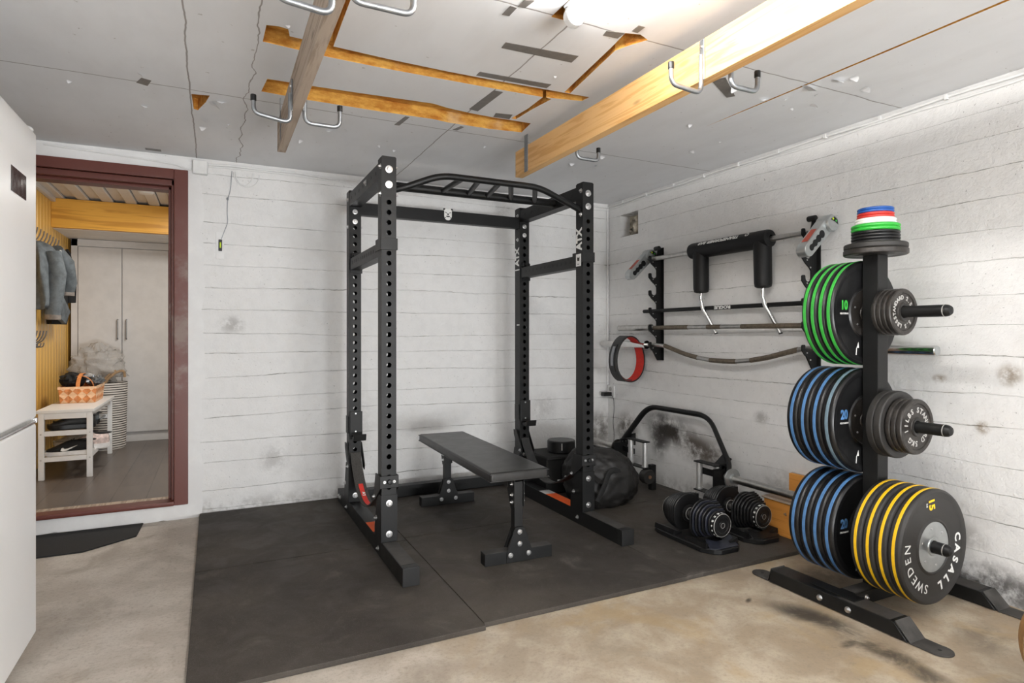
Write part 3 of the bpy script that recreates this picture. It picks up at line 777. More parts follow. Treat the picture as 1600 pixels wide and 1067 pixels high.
# multi-grip pull-up bar
m = MB()
m.tube([(LX1-.01, 2.985, 1.838), (.86, 2.965, 1.855), (1.03, 2.93, 1.925), (1.60, 2.93, 1.925), (1.83, 2.965, 1.855), (RX0+.01, 2.985, 1.835)], .017, 14, .07)
m.tube([(LX1, 3.28, 1.932), (RX0, 3.28, 1.932)], .024, 16)
for xa, xb in ((1.155, 1.163), (1.246, 1.324), (1.365, 1.444), (1.429, 1.60), (1.577, 1.76)):
    m.tube([(xa, 2.93, 1.925), (xb, 3.28, 1.932)], .0145, 12)
m.build('pull_up_bar', BK, rack)
for x0, x1 in ((LX0, LX1), (RX0, RX1)):
    for y0, y1, yb in ((FY0, FY1, FY0), (BY0, BY1, BY0)):
        # gusset plates at the foot of each upright
        m = MB()
        for x in (x0-.004, x1):
            m.prism([(x, y0-.003, .10), (x, y1+.055, .10), (x, y1+.055, .15), (x, y1+.003, .33), (x, y0-.003, .33)], (.004, 0, 0))
        m.box((x0-.004, y0-.004, .10), (x1+.004, y0, .33), .001)
        g = m.build('base_gusset', BK, rack)
        cx = (x0+x1)/2
        for z in (.29, .139): bolt(g, (cx, y0-.004, z), (0, -1, 0), .0165)
        for y, z in ((y1+.018, .20), (y0+.05, .06)):
            bolt(g, (x0-.004, y, z), (-1, 0, 0), .012)
            bolt(g, (x1+.004, y, z), (1, 0, 0), .012)
    for y0 in (FY0,):
        cx = (x0+x1)/2
        p = ups['FL' if x0 == LX0 else 'FR']
        for z in (1.93, 1.855): bolt(p, (cx, y0, z), (0, -1, 0), .0185)
        for z in (1.945, 1.81):
            bolt(p, (x0, y0+.02, z), (-1, 0, 0), .013); bolt(p, (x1, y0+.02, z), (1, 0, 0), .010)
    p = ups['BL' if x0 == LX0 else 'BR']; cx = (x0+x1)/2
    for z in (1.865, 1.805): bolt(p, (cx, BY0, z), (0, -1, 0), .0155)
    for z in (1.94, 1.775):
        bolt(p, (x0, BY0+.03, z), (-1, 0, 0), .0125); bolt(p, (x1, BY0+.03, z), (1, 0, 0), .010)
    for y, z in ((4.075, .062), (4.03, .062)): bolt(rack, (x0, y, z), (-1, 0, 0), .013)
# lettering and stickers on the right uprights
for p, y, z0, z1, sz in ((ups['FR'], (FY0+FY1)/2, 1.668, 0, .062), (ups['BR'], (BY0+BY1)/2, 1.655, 0, .062)):
    m = MB(); put_text(m, 'ATX', .078, (RX0-.0003, y+.001, z0), (0, 0, 1), (0, 1, 0), .0034, .80); m.build('lettering', M['white_ink'], p, 60)
m = MB(); m.box((RX0-.0012, BY0+.006, 1.562), (RX0, BY1-.006, 1.570)); m.build('white_mark', M['white_ink'], ups['BR'])
m = MB(); m.box((RX0-.0012, BY0+.006, 1.180), (RX0, BY1-.03, 1.188)); m.build('white_mark', M['white_ink'], ups['BR'])
m = MB(); m.box((RX0-.0075, FY0+.010, 1.512), (RX0-.0063, FY1-.012, 1.582)); st = m.build('sticker', M['white_plastic'], ups['FR'])
m = MB(); m.prism([(RX0-.0076, FY0+.036+dy, 1.552+dz) for dy, dz in ((-.010, -.010), (.010, -.010), (.012, .004), (.013, .014), (.005, .009), (-.005, .009), (-.013, .014), (-.012, .004))], (-.0006, 0, 0))
m.box((RX0-.0082, FY0+.026, 1.522), (RX0-.0076, FY0+.046, 1.526)); m.build('sticker_mark', M['foam'], st)
for x0, x1, y0, y1, yw in ((RX0, RX1, 3.03, 3.38, 3.47), (LX0, LX1, 3.13, 3.30, 3.30)):
    m = MB(); m.box((x0+.001, y0, .1005), (x1-.001, y1, .1017)); m.build('warning_label', M['orange'], rack)
    if yw > y1:
        m = MB(); m.box((x0+.001, y1, .1005), (x1-.001, yw, .1016)); m.build('warning_label', M['white_plastic'], rack)

# spotter arms (holed side bars), J-cups and safety straps hang on the rack
for x0, x1, lab in ((LX0, LX1, 'holed black spotter bar hung between the two left uprights'), (RX0, RX1, 'holed black spotter bar hung between the two right uprights')):
    t = thing('spotter_bar', lab, 'spotter bar', ((x0+x1)/2, FY1, 1.505), 0, 'spotter bars on the power rack')
    xa, xb = x0+.006, x1-.006
    m = MB(); m.box((xa, FY1+.002, 1.508), (xb, BY0-.006, 1.578), .002); bar = m.build('bar', BK, t)
    m = MB()
    for y in [3.10+.052*k for k in range(12)]:
        m.cyl((xa, y, 1.548), (xa-.001, y, 1.548), .0105, 14)
        m.cyl((xb, y, 1.548), (xb+.001, y, 1.548), .0105, 14)
    m.build('bar_hole_shade', M['foam'], bar)  # dark discs stand for the shade in the bar's holes
    m = MB()
    m.box((x0-.006, FY0-.005, 1.535), (x1+.006, FY0-.001, 1.592), .0015)
    m.box((x0-.006, FY0-.005, 1.535), (x0-.001, FY1+.03, 1.592), .0015); m.box((x1+.001, FY0-.005, 1.535), (x1+.006, FY1+.03, 1.592), .0015)
    m.build('collar', BK, t)
    m = MB(); m.box((x0+.008, BY0-.006, 1.49), (x1+.006, BY0-.001, 1.61), .0015); m.box((x0+.012, BY0-.030, 1.585), (x1-.012, BY0-.004, 1.612), .003)
    m.cyl((x0+.03, BY0-.03, 1.60), (x0+.03, BY0-.05, 1.60), .010, 12); m.build('latch', BK, t)
for x0, x1, lab in ((LX0, LX1, 'black J-cup hook on the back left upright at mid height'), (RX0, RX1, 'black J-cup hook on the back right upright beside the bench')):
    t = thing('j_cup', lab, 'J-cup', ((x0+x1)/2, BY0, .50), 0, 'J-cups on the back uprights')
    dz = 0 if x0 == LX0 else .012
    m = MB(); m.box((x0+.004, BY0-.010, .505+dz), (x1+.006, BY0-.002, .650+dz), .003); pl = m.build('back_plate', M['black_dark'], t)
    for z in (.637, .528):
        m = MB(); m.lathe([(0, 0), (.006, 0), (.005, .003), (0, .004)], ((x0+x1)/2+.002, BY0-.010, z+dz), (0, -1, 0), 12); m.build('screw', M['zinc'], t)
    m = MB(); m.prism([(x0+.012, BY0-.010, .480+dz), (x0+.012, BY0-.075, .480+dz), (x0+.012, BY0-.085, .520+dz), (x0+.012, BY0-.075, .520+dz), (x0+.012, BY0-.062, .502+dz), (x0+.012, BY0-.010, .502+dz)], (.075, 0, 0), .002)
    m.build('cradle', M['black_dark'], t)
    m = MB(); m.box((x0-.006, BY0+.01, .515+dz), (x0-.001, BY1-.005, .62+dz), .002); m.build('side_plate', M['black_dark'], t)
for x0, x1, lab, red in ((LX0, LX1, 'grey safety strap with red stripe sagging between the left uprights', True), (RX0, RX1, 'dark safety strap sagging between the right uprights behind the bench', False)):
    t = thing('safety_strap', lab, 'strap', ((x0+x1)/2, 3.4, .22), 0, 'safety straps on the power rack')
    cx = (x0+x1)/2
    m = MB(); m.box((x0-.010, FY0-.008, .365), (x1+.010, FY0-.002, .425), .002)
    for x in (x0-.010, x1+.005):
        m.prism([(x, FY0-.006, .365), (x, FY0-.006, .425), (x, FY1+.012, .425), (x, FY1+.05, .31), (x, FY1+.025, .29)], (.005, 0, 0))
    br = m.build('front_bracket', M['black_dark'], t)
    for x in (cx-.024, cx+.024): bolt(br, (x, FY0-.008, .396), (0, -1, 0), .0075)
    m = MB(); m.cyl((cx, FY0-.008, .396), (cx, FY0-.024, .396), .012, 18, bev=.003); m.build('pull_knob', M['plastic'], t)
    for x in (x0-.012, x1+.007):
        m = MB(); m.prism([(x, BY1-.0, .455), (x, BY0+.03, .455), (x, BY0-.055, .33), (x, BY0-.045, .30), (x, BY0-.01, .31), (x, BY1-.005, .42)], (.005, 0, 0))
        br = m.build('rear_bracket', M['black_dark'], t)
    for y, z in ((BY0-.03, .325),):
        bolt(br, (x0-.012, y, z), (-1, 0, 0), .011); bolt(br, (x1+.012, y, z), (1, 0, 0), .011)
    bolt(br, (x1+.012, FY1+.03, .305), (1, 0, 0), .010); bolt(br, (x0-.010, FY1+.03, .305), (-1, 0, 0), .010)
    ya, za, yb, zb = BY0-.006, .40, FY1+.03, .315
    pts = []
    for i in range(25):
        u = i/24; y = ya+(yb-ya)*u; z = za+(zb-za)*u - .19*math.sin(PI*min(1, u**.82))
        pts.append((cx, y, max(z, .112)))
    m = MB(); m.band(pts, (1, 0, 0), .062, .006); sb = m.build('strap_band', M['grey_webbing'] if red else M['leather'], t)
    if red:
        m = MB(); q = [(p[0], p[1]-.0042*(1 if i < 12 else .3), p[2]+.0048) for i, p in enumerate(pts)][5:20]
        m.band(q, (1, 0, 0), .026, .0012); m.build('red_stripe', M['red_stripe'], sb)
        i = 8; p = V(q[i-4+0]); n = V((0, -.75, .66)).normalized()
        m = MB(); put_text(m, 'ATX', .022, V(q[3])+n*.0022, (0, .66*-1, -.75), (1, 0, 0), .0008); m.build('lettering', M['white_ink'], sb, 60)
    else:
        for i in (17, 20):
            m = MB(); m.box((cx-.022, pts[i][1]-.010, pts[i][2]+.003), (cx+.022, pts[i][1]+.010, pts[i][2]+.010), .002); m.build('buckle', M['zinc'], sb)

# ---------------------------------------------------------------- flat bench
b = thing('flat_bench', 'black padded flat bench inside the power rack', 'bench', (1.345, 3.2, ZM), math.radians(-1.9))
Rb = ROOTM[b.name]
class BM_(MB):
    """bench-space builder: local coordinates relative to the bench empty"""
    def build(s, name, mat, parent=None, sharp=35, kind=None):
        s.bm.transform(Rb); return MB.build(s, name, mat, parent, sharp, kind)
m = BM_(); m.box((-.155, -.585, .392), (.155, .665, .442), .012, 3)
pad = m.build('pad', M['vinyl'], b)
m = BM_()
for z in (.434, .400): m.tube([(-.1565, -.5865, z), (.1565, -.5865, z), (.1565, .6665, z), (-.1565, .6665, z)], .0022, 6, closed=True)
m.build('piping', M['vinyl'], pad)
m = BM_(); m.box((-.03, -.50, .345), (.03, .56, .391), .003); m.build('frame_rail', BK, b)
for yf, sgn in ((-.575, 1), (.515, 1)):
    m = BM_(); m.box((-.178, yf, 0), (.178, yf+.06, .058), .002); ft = m.build('foot', BK, b)
    for x in (-.1785, .1765):
        m = BM_(); m.box((x, yf+.004, .004), (x+.002, yf+.056, .054)); m.build('end_cap', M['plastic'], ft)
    m = BM_(); m.box((-.176, yf+.002, .0582), (.176, yf+.058, .0588)); m.build('dust_film', M['dusty_black'], ft)
    m = BM_(); m.box((-.022, yf+.008, .058), (.022, yf+.052, .385), .002); m.build('post', BK, b)
    m = BM_(); m.prism([(-.068, yf-.004, .004), (.068, yf-.004, .004), (.068, yf-.004, .045), (.030, yf-.004, .155), (.020, yf-.004, .168), (-.020, yf-.004, .168), (-.030, yf-.004, .155), (-.068, yf-.004, .045)], (0, .0038, 0))
    g = m.build('gusset_plate', BK, b)
    for x, z in ((0, .145), (0, .088), (-.048, .038), (.048, .038)):
        bolt(g, tuple(Rb @ V((x, yf-.004, z))), Rb.to_3x3() @ V((0, -1, 0)), .0125)
    m = BM_()
    for x in (-.0265, .0225):
        m.prism([(x, yf+.0, .392), (x, yf+.0, .265), (x, yf+.045, .250), (x, yf+.09, .345), (x, yf+.16, .392)], (.004, 0, 0))
    g = m.build('top_bracket', BK, b)
    for z in (.372, .320, .285):
        for s in (-1, 1):
            bolt(g, tuple(Rb @ V((s*.0265, yf+.025, z))), Rb.to_3x3() @ V((s, 0, 0)), .0105)
    m = BM_(); m.prism([(-.02, yf+.05, .058), (-.02, yf+.16, .0), (-.02, yf+.175, .0), (-.02, yf+.052, .16)], (.04, 0, 0)) if False else m.tube([(0, yf+.05, .19), (-.045, yf+.062, .055)], .010, 8)
    m.build('brace', BK, b)
# ---------------------------------------------------------------- plate stand
PX, PY0, PY1 = 2.530, 1.612, 1.680
st = thing('plate_tree', 'black steel plate stand loaded with weight plates beside the right wall', 'plate stand', (PX, 1.645, 0))
m = MB(); m.box((PX-.034, PY0, .055), (PX+.034, PY1, 1.455), .003); post = m.build('post', BK, st)
for x0, x1, lab in ((2.250, 2.345, ''), (2.832, 2.925, '')):
    m = MB()
    m.prism([(x0, 1.955, .004), (x0, 1.945, .060), (x0, 1.395, .060), (x0, 1.345, .004)], (x1-x0, 0, 0), .002)
    lg = m.build('base_leg', BK, st)
    for ya, yb, ye in ((1.395, 1.338, 1.262), (1.945, 1.965, 2.035)):
        s = -1 if yb < 1.6 else 1
        m = MB()
        pr = [(ya, .066), (yb, .007), (ye, .007)]
        m.prism([(x0+.004, ya, .0605), (x0+.004, yb, .0015), (x0+.004, ye, .0015), (x0+.004, ye, .006), (x0+.004, yb+s*.003, .006), (x0+.004, ya+s*.004, .0650)], (x1-x0-.008, 0, 0), .001)
        m.cyl(((x0+x1)/2, ye, .0017), ((x0+x1)/2, ye, .0064), (x1-x0)/2-.004, 28)
        m.build('foot_plate', M['dusty_black'], lg)
        m = MB(); m.cyl(((x0+x1)/2, ye, .0060), ((x0+x1)/2, ye, .0070), .007, 14); m.build('foot_hole_shade', M['foam'], lg)  # small dark disc painting the shade of the bolt hole
    m = MB(); m.box((x0+.004, 1.41, .0602), (x1-.004, 1.62, .0608)); m.build('dust_film', M['dusty_black'], lg)
    if x0 < 2.5:
        m = MB(); m.box((x0+.02, 1.56, .0605), (x1-.015, 1.76, .066), .001); m.build('joint_plate', BK, lg)
        for y in (1.575, 1.70):
            m = MB(); m.lathe([(0, 0), (.013, 0), (.011, .005), (.006, .008), (0, .0085)], (x0, y, .030), (-1, 0, 0), 18); m.build('bolt', M['zinc'], lg)
m = MB(); m.box((2.345, 1.612, .004), (2.832, 1.680, .058), .002); cb = m.build('cross_beam', BK, st)
m = MB(); m.box((2.36, 1.618, .0582), (PX-.036, 1.675, .0588)); m.build('dust_film', M['dusty_black'], cb)
bolt(cb, (2.42, 1.612, .034), (0, -1, 0), .012)
for x in (2.345, 2.832):
    pass
PEGS = {'low': (.287, 1.345), 'mid': (.748, 1.345), 'top': (1.211, 1.345)}
for k, (z, ye) in PEGS.items():
    m = MB()
    m.lathe([(0, 0), (.0235, 0), (.0235, PY0-ye-.022), (.022, PY0-ye-.012), (.016, PY0-ye-.003), (.006, PY0-ye), (0, PY0-ye)], (PX, PY0, z), (0, -1, 0), 24)
    pg = m.build('peg', BK, st)
    m = MB(); m.lathe([(.0237, 0), (.0241, .001), (.0237, .003)], (PX, ye+.026, z), (0, -1, 0), 24); m.build('cap_ring', M['grey_ink'], pg)
    m = MB()
    m.lathe([(0, 0), (.0235, 0), (.0235, .25), (.016, .27), (0, .275)], (PX, PY1, z), (0, 1, 0), 24); m.build('peg', BK, st)

def bumper(name, label, group, yc, z, th, body, stripe, num, wmark, casall=False, R=.225):
    """rubber bumper plate, axis along y, front face towards -y"""
    t = thing(name, label, 'weight plate', (PX, yc, z), 0, group)
    h = th/2; y0 = yc-h
    A = (0, -1, 0); org = (PX, yc, z)
    rin = .100 if not casall else .098
    m = MB()
    half = [(rin, h-.004), (rin+.004, h-.001), (.107, h-.003), (.111, h-.006), (.190, h-.006), (.196, h-.002), (R-.010, h), (R-.003, h-.004), (R, h-.010)]
    prof = half + [(r, -y) for r, y in half[::-1]]
    m.lathe(prof, org, A, 64); body_o = m.build('rubber_body', M[body], t)
    m = MB(); w = .0080 if not casall else .0068
    m.lathe([(R-.001, -w), (R+.0009, -w+.0015), (R+.0009, w-.0015), (R-.001, w)], org, A, 64); m.build('colour_band', M[stripe], t)
    m = MB(); hh = h-.0045
    m.lathe([(.0256, hh+.001), (.034, hh+.001), (.036, hh-.002), (.042, hh-.002), (.045, hh), (rin, hh), (rin, -hh), (.045, -hh), (.036, -hh), (.0256, -hh-.001), (.0256, hh+.001)], org, A, 48)
    hub = m.build('steel_hub', M['silver_paint'] if casall else M['cast_iron'], t)
    m = MB()
    for k in range(6):
        a = PI/6+k*PI/3+.2
        m.lathe([(0, 0), (.0052, 0), (.0045, .002), (0, .002)], V(org)+V((math.cos(a)*.074, -hh, math.sin(a)*.074)), A, 10)
    m.build('hub_bolts', M['zinc'], hub)
    yt = y0+.0058; Rr, U = (1, 0, 0), (0, 0, 1)
    if casall:
        m = MB(); o3 = (PX, y0+.0058, z)
        ring_text(m, 'CASALL', .050, o3, Rr, U, .163, math.radians(6), -math.radians(16), .0016, False)
        m.build('lettering', M['white_ink'], body_o, 60)
        m = MB(); ring_text(m, 'SWEDEN', .050, o3, Rr, U, .163, math.radians(-107), -math.radians(15.5), 0, False)
        m.build('lettering', M['white_ink'], body_o, 60)
        m = MB(); put_text(m, '15', .050, (PX-.012, y0+.0058, z+.168), (.12, 0, -1), (1, 0, .12), .0016); m.build('number', M['yellow'], body_o, 60)
        m = MB(); put_text(m, 'KG', .012, (PX-.042, y0+.0058, z+.166), (.12, 0, -1), (1, 0, .12)); m.build('small_print', M['white_ink'], body_o, 60)
    elif num:
        m = MB(); put_text(m, num, .054, (PX-.140, yt, z+.030), Rr, U, .002, .82); m.build('number', M['blue' if stripe == 'grey_blue' else stripe], body_o, 60)
        m = MB(); put_text(m, 'KILOGRAM', .0105, (PX-.140, yt, z-.004), Rr, U, 0); m.build('small_print', M['white_ink'], body_o, 60)
        m = MB()
        m.prism([(PX-.060, yt, z-.150), (PX-.048, yt, z-.125), (PX-.045, yt, z-.150)], (0, -.0006, 0)); m.prism([(PX-.066, yt, z-.184), (PX-.062, yt, z-.150), (PX-.058, yt, z-.150), (PX-.061, yt, z-.184)], (0, -.0006, 0))
        m.build('white_mark', M['white_ink'], body_o, 60)
    return t

orders = ['closest to the camera', 'second from the front', 'third from the front', 'nearest the post']
for i in range(4):
    lab = 'yellow-striped bumper plate with silver hub, ' + orders[i] + ' on the lowest peg'
    bumper('bumper_plate', lab, 'yellow-striped plates on the lowest front peg', 1.4315+.0505*i, PEGS['low'][0], .0495, 'rubber_matte', 'yellow', None, True, casall=True)
o2 = ['right behind the post', 'second behind the post', 'third behind the post', 'farthest from the post']
for k, n0, num, th, y0, step, col, where in (('low', 'blue', '20', .0535, 1.703, .0550, 'blue', 'lowest'), ('mid', 'blue', '20', .0555, 1.692, .0575, 'blue', 'middle'), ('top', 'green', '10', .0370, 1.680+.0195, .0380, 'green', 'top')):
    yc = PY1+.003+th/2
    for i in range(4):
        lab = n0+'-striped black bumper plate, ' + o2[i] + ' on the ' + where + ' rear peg'
        bumper('bumper_plate', lab, n0+'-striped plates on the '+where+' rear peg', yc+step*i, PEGS[k][0], th, 'rubber', 'grey_blue' if (k == 'mid' and i == 0) else col, num if i == 0 else None, True)

def iron_plate(name, label, group, yc, z, R, th, txt=None, mat='cast_iron', rim=.018, a0=150, da=14, size=.026):
    t = thing(name, label, 'weight plate', (PX, yc, z), 0, group); h = th/2; org = (PX, yc, z); A = (0, -1, 0)
    half = [(.0256, h-.001), (.036, h-.001), (.039, h-.005), (R-rim-.003, h-.005), (R-rim, h-.001), (R-rim*.7, h), (R-.005, h), (R-.001, h-.003), (R, h-.007)]
    m = MB(); m.lathe(half + [(r, -y) for r, y in half[::-1]] + [half[0]], org, A, 48); b_ = m.build('plate_body', M[mat], t)
    m = MB(); m.lathe([(.026, h-.0008), (.034, h-.0008), (.034, h+.0004), (.026, h+.0004)], org, A, 32); m.build('hub_ring', M['rubber_matte'], b_)
    if txt:
        m = MB(); ring_text(m, txt, size, (PX, yc-h+.0052, z), (1, 0, 0), (0, 0, 1), (R-rim+.039)/2, math.radians(a0), -math.radians(da), .0008)
        m.build('lettering', M['grey_ink'], b_, 60)
    return t
small = ['outermost', 'second', 'third', 'innermost']
y = 1.528
for i in range(4):
    iron_plate('iron_plate', 'small dark iron plate on the top front peg, ' + small[i] + ' of its stack', 'small iron plates on the top front peg', 1.5335+.0205*i, PEGS['top'][0], .096, .0195,
               'STANDARD 2.5 KG 5.5 LBS' if i == 0 else None, a0=205, da=15.6, size=.023)
for i in range(3):
    iron_plate('iron_plate', 'medium iron plate with raised letters on the middle front peg, ' + ['outermost', 'second from outside', 'third from outside'][i], 'medium iron plates on the middle front peg',
               1.482+.0222*i, PEGS['mid'][0], .112, .0215, 'STANDARD 5KG 11LBS' if i == 0 else None, a0=82, da=19.2, size=.030)
for i in range(2):
    iron_plate('iron_plate', 'large brownish iron plate behind the lettered ones on the middle front peg, ' + ['outer of two', 'inner of two'][i], 'large iron plates on the middle front peg',
               1.5535+.031*i, PEGS['mid'][0], .138, .030, None, 'rubber_matte', .03)
# flat stack lying on top of the post
def disc(label, z0, th, R, mat, group):
    t = thing('change_plate', label, 'weight plate', (PX, 1.645, z0), 0, group)
    m = MB(); c = min(.004, th*.3)
    prof = [(.0256, 0), (R*.55, 0), (R*.6, c*.6), (R*.8, c*.6), (R*.85, 0), (R-c, 0), (R, c), (R, th-c), (R-c, th), (R*.85, th), (R*.8, th-c*.6), (R*.6, th-c*.6), (R*.55, th), (.0256, th), (.0256, 0)]
    m.lathe(prof, (PX, 1.645, z0), (0, 0, 1), 48); m.build('plate_body', M[mat], t)
    m = MB(); m.lathe([(.0250, -.0002), (.0305, -.0002), (.0305, th+.0002), (.0250, th+.0002), (.0250, -.0002)], (PX, 1.645, z0), (0, 0, 1), 32); m.build('hub_ring', M['cast_iron'], t)
    return t
z = 1.4552
G = 'change plates stacked flat on the post'
for lab, th, R, mt in (('lowest wide black plate lying flat on top of the post', .0245, .122, 'cast_iron'), ('second wide black plate lying flat, under the narrower stack', .0225, .120, 'rubber_matte'),
                       ('narrower black plate in the flat stack, lowest of four', .0125, .0915, 'rubber'), ('narrower black plate in the flat stack, second of four', .0125, .0915, 'rubber'),
                       ('narrower black plate in the flat stack, third of four', .0125, .0915, 'rubber'), ('narrower black plate in the flat stack, right under the green pair', .0125, .0915, 'rubber'),
                       ('lower green change plate in the flat stack', .0140, .0920, 'green_plate'), ('upper green change plate in the flat stack, under the white pair', .0140, .0920, 'green_plate'),
                       ('lower white change plate in the flat stack', .0125, .0780, 'white_plate'), ('upper white change plate in the flat stack, under the red pair', .0125, .0770, 'white_plate'),
                       ('lower red change plate in the flat stack', .0115, .0700, 'red_plate'), ('upper red change plate in the flat stack, under the blue pair', .0115, .0695, 'red_plate'),
                       ('lower blue change plate near the top of the flat stack', .0105, .0690, 'blue_plate'), ('topmost blue change plate of the flat stack', .0100, .0685, 'blue_plate')):
    disc(lab, z, th, R, mt, G); z += th+.0004

# ---------------------------------------------------------------- wall rack for bars
HK0 = .125
def gun_rack(label, y):
    t = thing('bar_holder', label, 'bar rack', (XR, y, .93), 0, 'bar holders on the right wall')
    m = MB(); m.box((XR-.006, y-.026, .928), (XR, y+.026, 1.752), .001)
    # scalloped plate standing off the wall
    P = [(0, 1.752), (.030, 1.752)]
    zt = 1.690
    P += [(.034, 1.715)]
    for k in range(6):
        z = zt-.125*k
        P += [(.043, z), (.043, z-.018)]
        for i in range(7):
            a = PI*i/6; P.append((.066-.023*math.cos(a), z-.018-.020*math.sin(a)))
        P += [(.089, z-.010), (.093, z-.002), (.108, z-.002), (.114, z-.008), (.114, z-.034), (.088, z-.062), (.054, z-.088), (.043, z-.104)]
    P = P[:-2] + [(.085, zt-.125*5-.058), (.035, .928), (0, .928)]
    bkm = m.build('wall_strip', BK, t)
    m = MB(); m.prism([(XR-.006-d, y-.004, zz) for d, zz in P], (0, .008, 0)); hp = m.build('hook_plate', BK, t)
    for k in range(6):
        z = zt-.125*k
        for d, dz in ((.076, -.046), (.050, -.085)):
            if z+dz > .95:
                m = MB(); m.lathe([(0, 0), (.0048, 0), (.004, .002), (0, .0025)], (XR-.006-d, y-.004, z+dz), (0, -1, 0), 10); m.build('rivet', M['zinc'], hp)
    m = MB(); m.cyl((XR-.045, y-.03, 1.745), (XR-.045, y+.02, 1.745), .016, 14, bev=.004); m.build('top_knob', M['plastic'], t)
    return t
GY0, GY1 = 3.525, 2.245
gun_rack('black scalloped bar holder on the wall near the room corner', GY0)
gun_rack('black scalloped bar holder on the wall behind the green-striped plates', GY1)
BX = XR-.006-.066                                                # bar axis in the slots
slot = lambda k, r: 1.690-.125*k-.038+r
# safety squat bar
t = thing('safety_squat_bar', 'safety squat bar with black foam yoke and chrome handles, topmost on the wall', 'barbell', (BX, 2.85, slot(0, .016)))
z0 = slot(0, .016)
m = MB(); m.cyl((BX, 2.12, z0), (BX, 3.60, z0), .016, 18, bev=.002); m.build('shaft', M['steel'], t)
m = MB(); m.lathe([(0, 0), (.040, 0), (.050, .008), (.053, .025), (.053, .625), (.050, .642), (.040, .65), (.018, .652), (.018, .64)], (BX, 3.135, z0+.005), (0, -1, 0), 32)
yk = m.build('yoke_pad', M['foam'], t)
ax = BX-.052
m = MB(); put_text(m, 'TRANSFORMER BAR', .037, (BX-.041, 2.86, z0+.040), (0, 1, 0), (-.72, 0, -.69), .0012, 1.02); lt = m.build('lettering', M['white_ink'], yk, 60)
m = MB(); m.lathe([(.009, 0), (.014, 0), (.014, .0012), (.009, .0012), (.009, 0)], (BX-.040, 2.625, z0+.042), (-.69, 0, .72), 20); m.build('round_mark', M['white_ink'], yk)
for yy in (3.045, 2.545):
    m = MB(); m.lathe([(.030, 0), (.048, .0), (.051, .02), (.050, .24), (.046, .262), (.034, .268), (.014, .266)], (BX-.004, yy, z0-.01), (-.02, -.04, -1), 28); m.build('arm_pad', M['foam'], t)
    m = MB(); m.tube([(BX-.009, yy-.010, z0-.27), (BX-.016, yy-.014, 1.34), (BX-.012, yy-.028, 1.285), (BX+.014, yy-.055, 1.215), (BX+.034, yy-.082, 1.148), (BX+.040, yy-.090, 1.128)], .0128, 14); m.build('handle', M['chrome'], t)
    m = MB(); m.cyl((BX+.0405, yy-.0905, 1.1275), (BX+.042, yy-.0915, 1.122), .0120, 14); m.build('handle_cap', M['foam'], t)
for yy, lab in ((3.60, 0), (2.145, 1)):
    # swing-arm camber bracket at each end
    th = .058; ya = yy-th/2
    c0 = V((BX-.012, ya, z0+.012)); c1 = V((BX-.150, ya, z0-.118)); d = (c1-c0).normalized(); n = V((-d.z, 0, d.x)); r = .036
    P = []
    for i in range(13):
        a = PI*i/12; P.append(c1 + (n*math.cos(a) + d*math.sin(a))*r*.95)
    for i in range(13):
        a = PI*i/12; P.append(c0 + (-n*math.cos(a) - d*math.sin(a))*r*1.05)
    m = MB(); m.prism([tuple(p) for p in P], (0, th, 0), .003); ar = m.build('swing_arm', M['silver_paint'], t)
    m = MB()
    for k in range(4):
        p = c0.lerp(c1, .33+.19*k); m.cyl(p+V((0, .0, 0)), p+V((0, -.0008, 0)), .0205-.0012*k, 20)
    p = c0.lerp(c1, .34); q = c0.lerp(c1, .95)
    m.prism([tuple(p+n*.012+V((0, 0, 0))), tuple(q+n*.012), tuple(q-n*.012), tuple(p-n*.012)], (0, -.0007, 0))
    m.build('slot_shade', M['foam'], ar)  # dark lobes laid on the arm paint the shade of its recess
    m = MB(); m.lathe([(.013, 0), (.0165, 0), (.0165, .001), (.013, .001), (.013, 0)], c0+V((0, -.0002, 0)), (0, -1, 0), 20); m.lathe([(0, 0), (.006, 0), (.006, .001), (0, .001)], c0+V((0, -.0002, 0)), (0, -1, 0), 6)
    m.build('round_mark', M['foam'], ar)
    e0 = c0.lerp(c1, .32) - n*r; e1 = c0.lerp(c1, .86) - n*r
    if (c0-n*r).z < (c0+n*r).z: e0 = c0.lerp(c1, .32)+n*r; e1 = c0.lerp(c1, .86)+n*r; nn = n
    else: nn = -n
    m = MB(); m.prism([tuple(e0+V((0, .012, 0))), tuple(e1+V((0, .012, 0))), tuple(e1+V((0, th-.012, 0))), tuple(e0+V((0, th-.012, 0)))], tuple(nn*.0008)); m.build('red_label', M['red_label'], ar)
    m = MB(); m.lathe([(0, -.01), (.040, -.01), (.046, 0), (.046, .055), (.040, .065), (0, .065)], (BX+.012, ya-.004, z0+.030), (0, 1, 0), 28); hd = m.build('hub_block', M['silver_paint'], t)
    m = MB(); m.prism([(BX+.012+x, ya-.0145, z0+.034+zz) for x, zz in ((-.022, .014), (.006, .030), (.030, .016), (.034, -.008), (.012, .004))], (0, -.0008, 0)); s_ = m.build('decal', M['foam'], hd)
    m = MB(); m.lathe([(0, 0), (.006, 0), (.006, .0006), (0, .0006)], (BX+.008, ya-.0153, z0+.052), (0, -1, 0), 10); m.build('decal_spot', M['green_light'], s_)
    m = MB(); m.prism([(BX+.012+x, ya-.0153, z0+.034+zz) for x, zz in ((.012, .012), (.024, .014), (.026, .004), (.016, .004))], (0, -.0006, 0)); m.build('decal_spot', M['green'], s_)
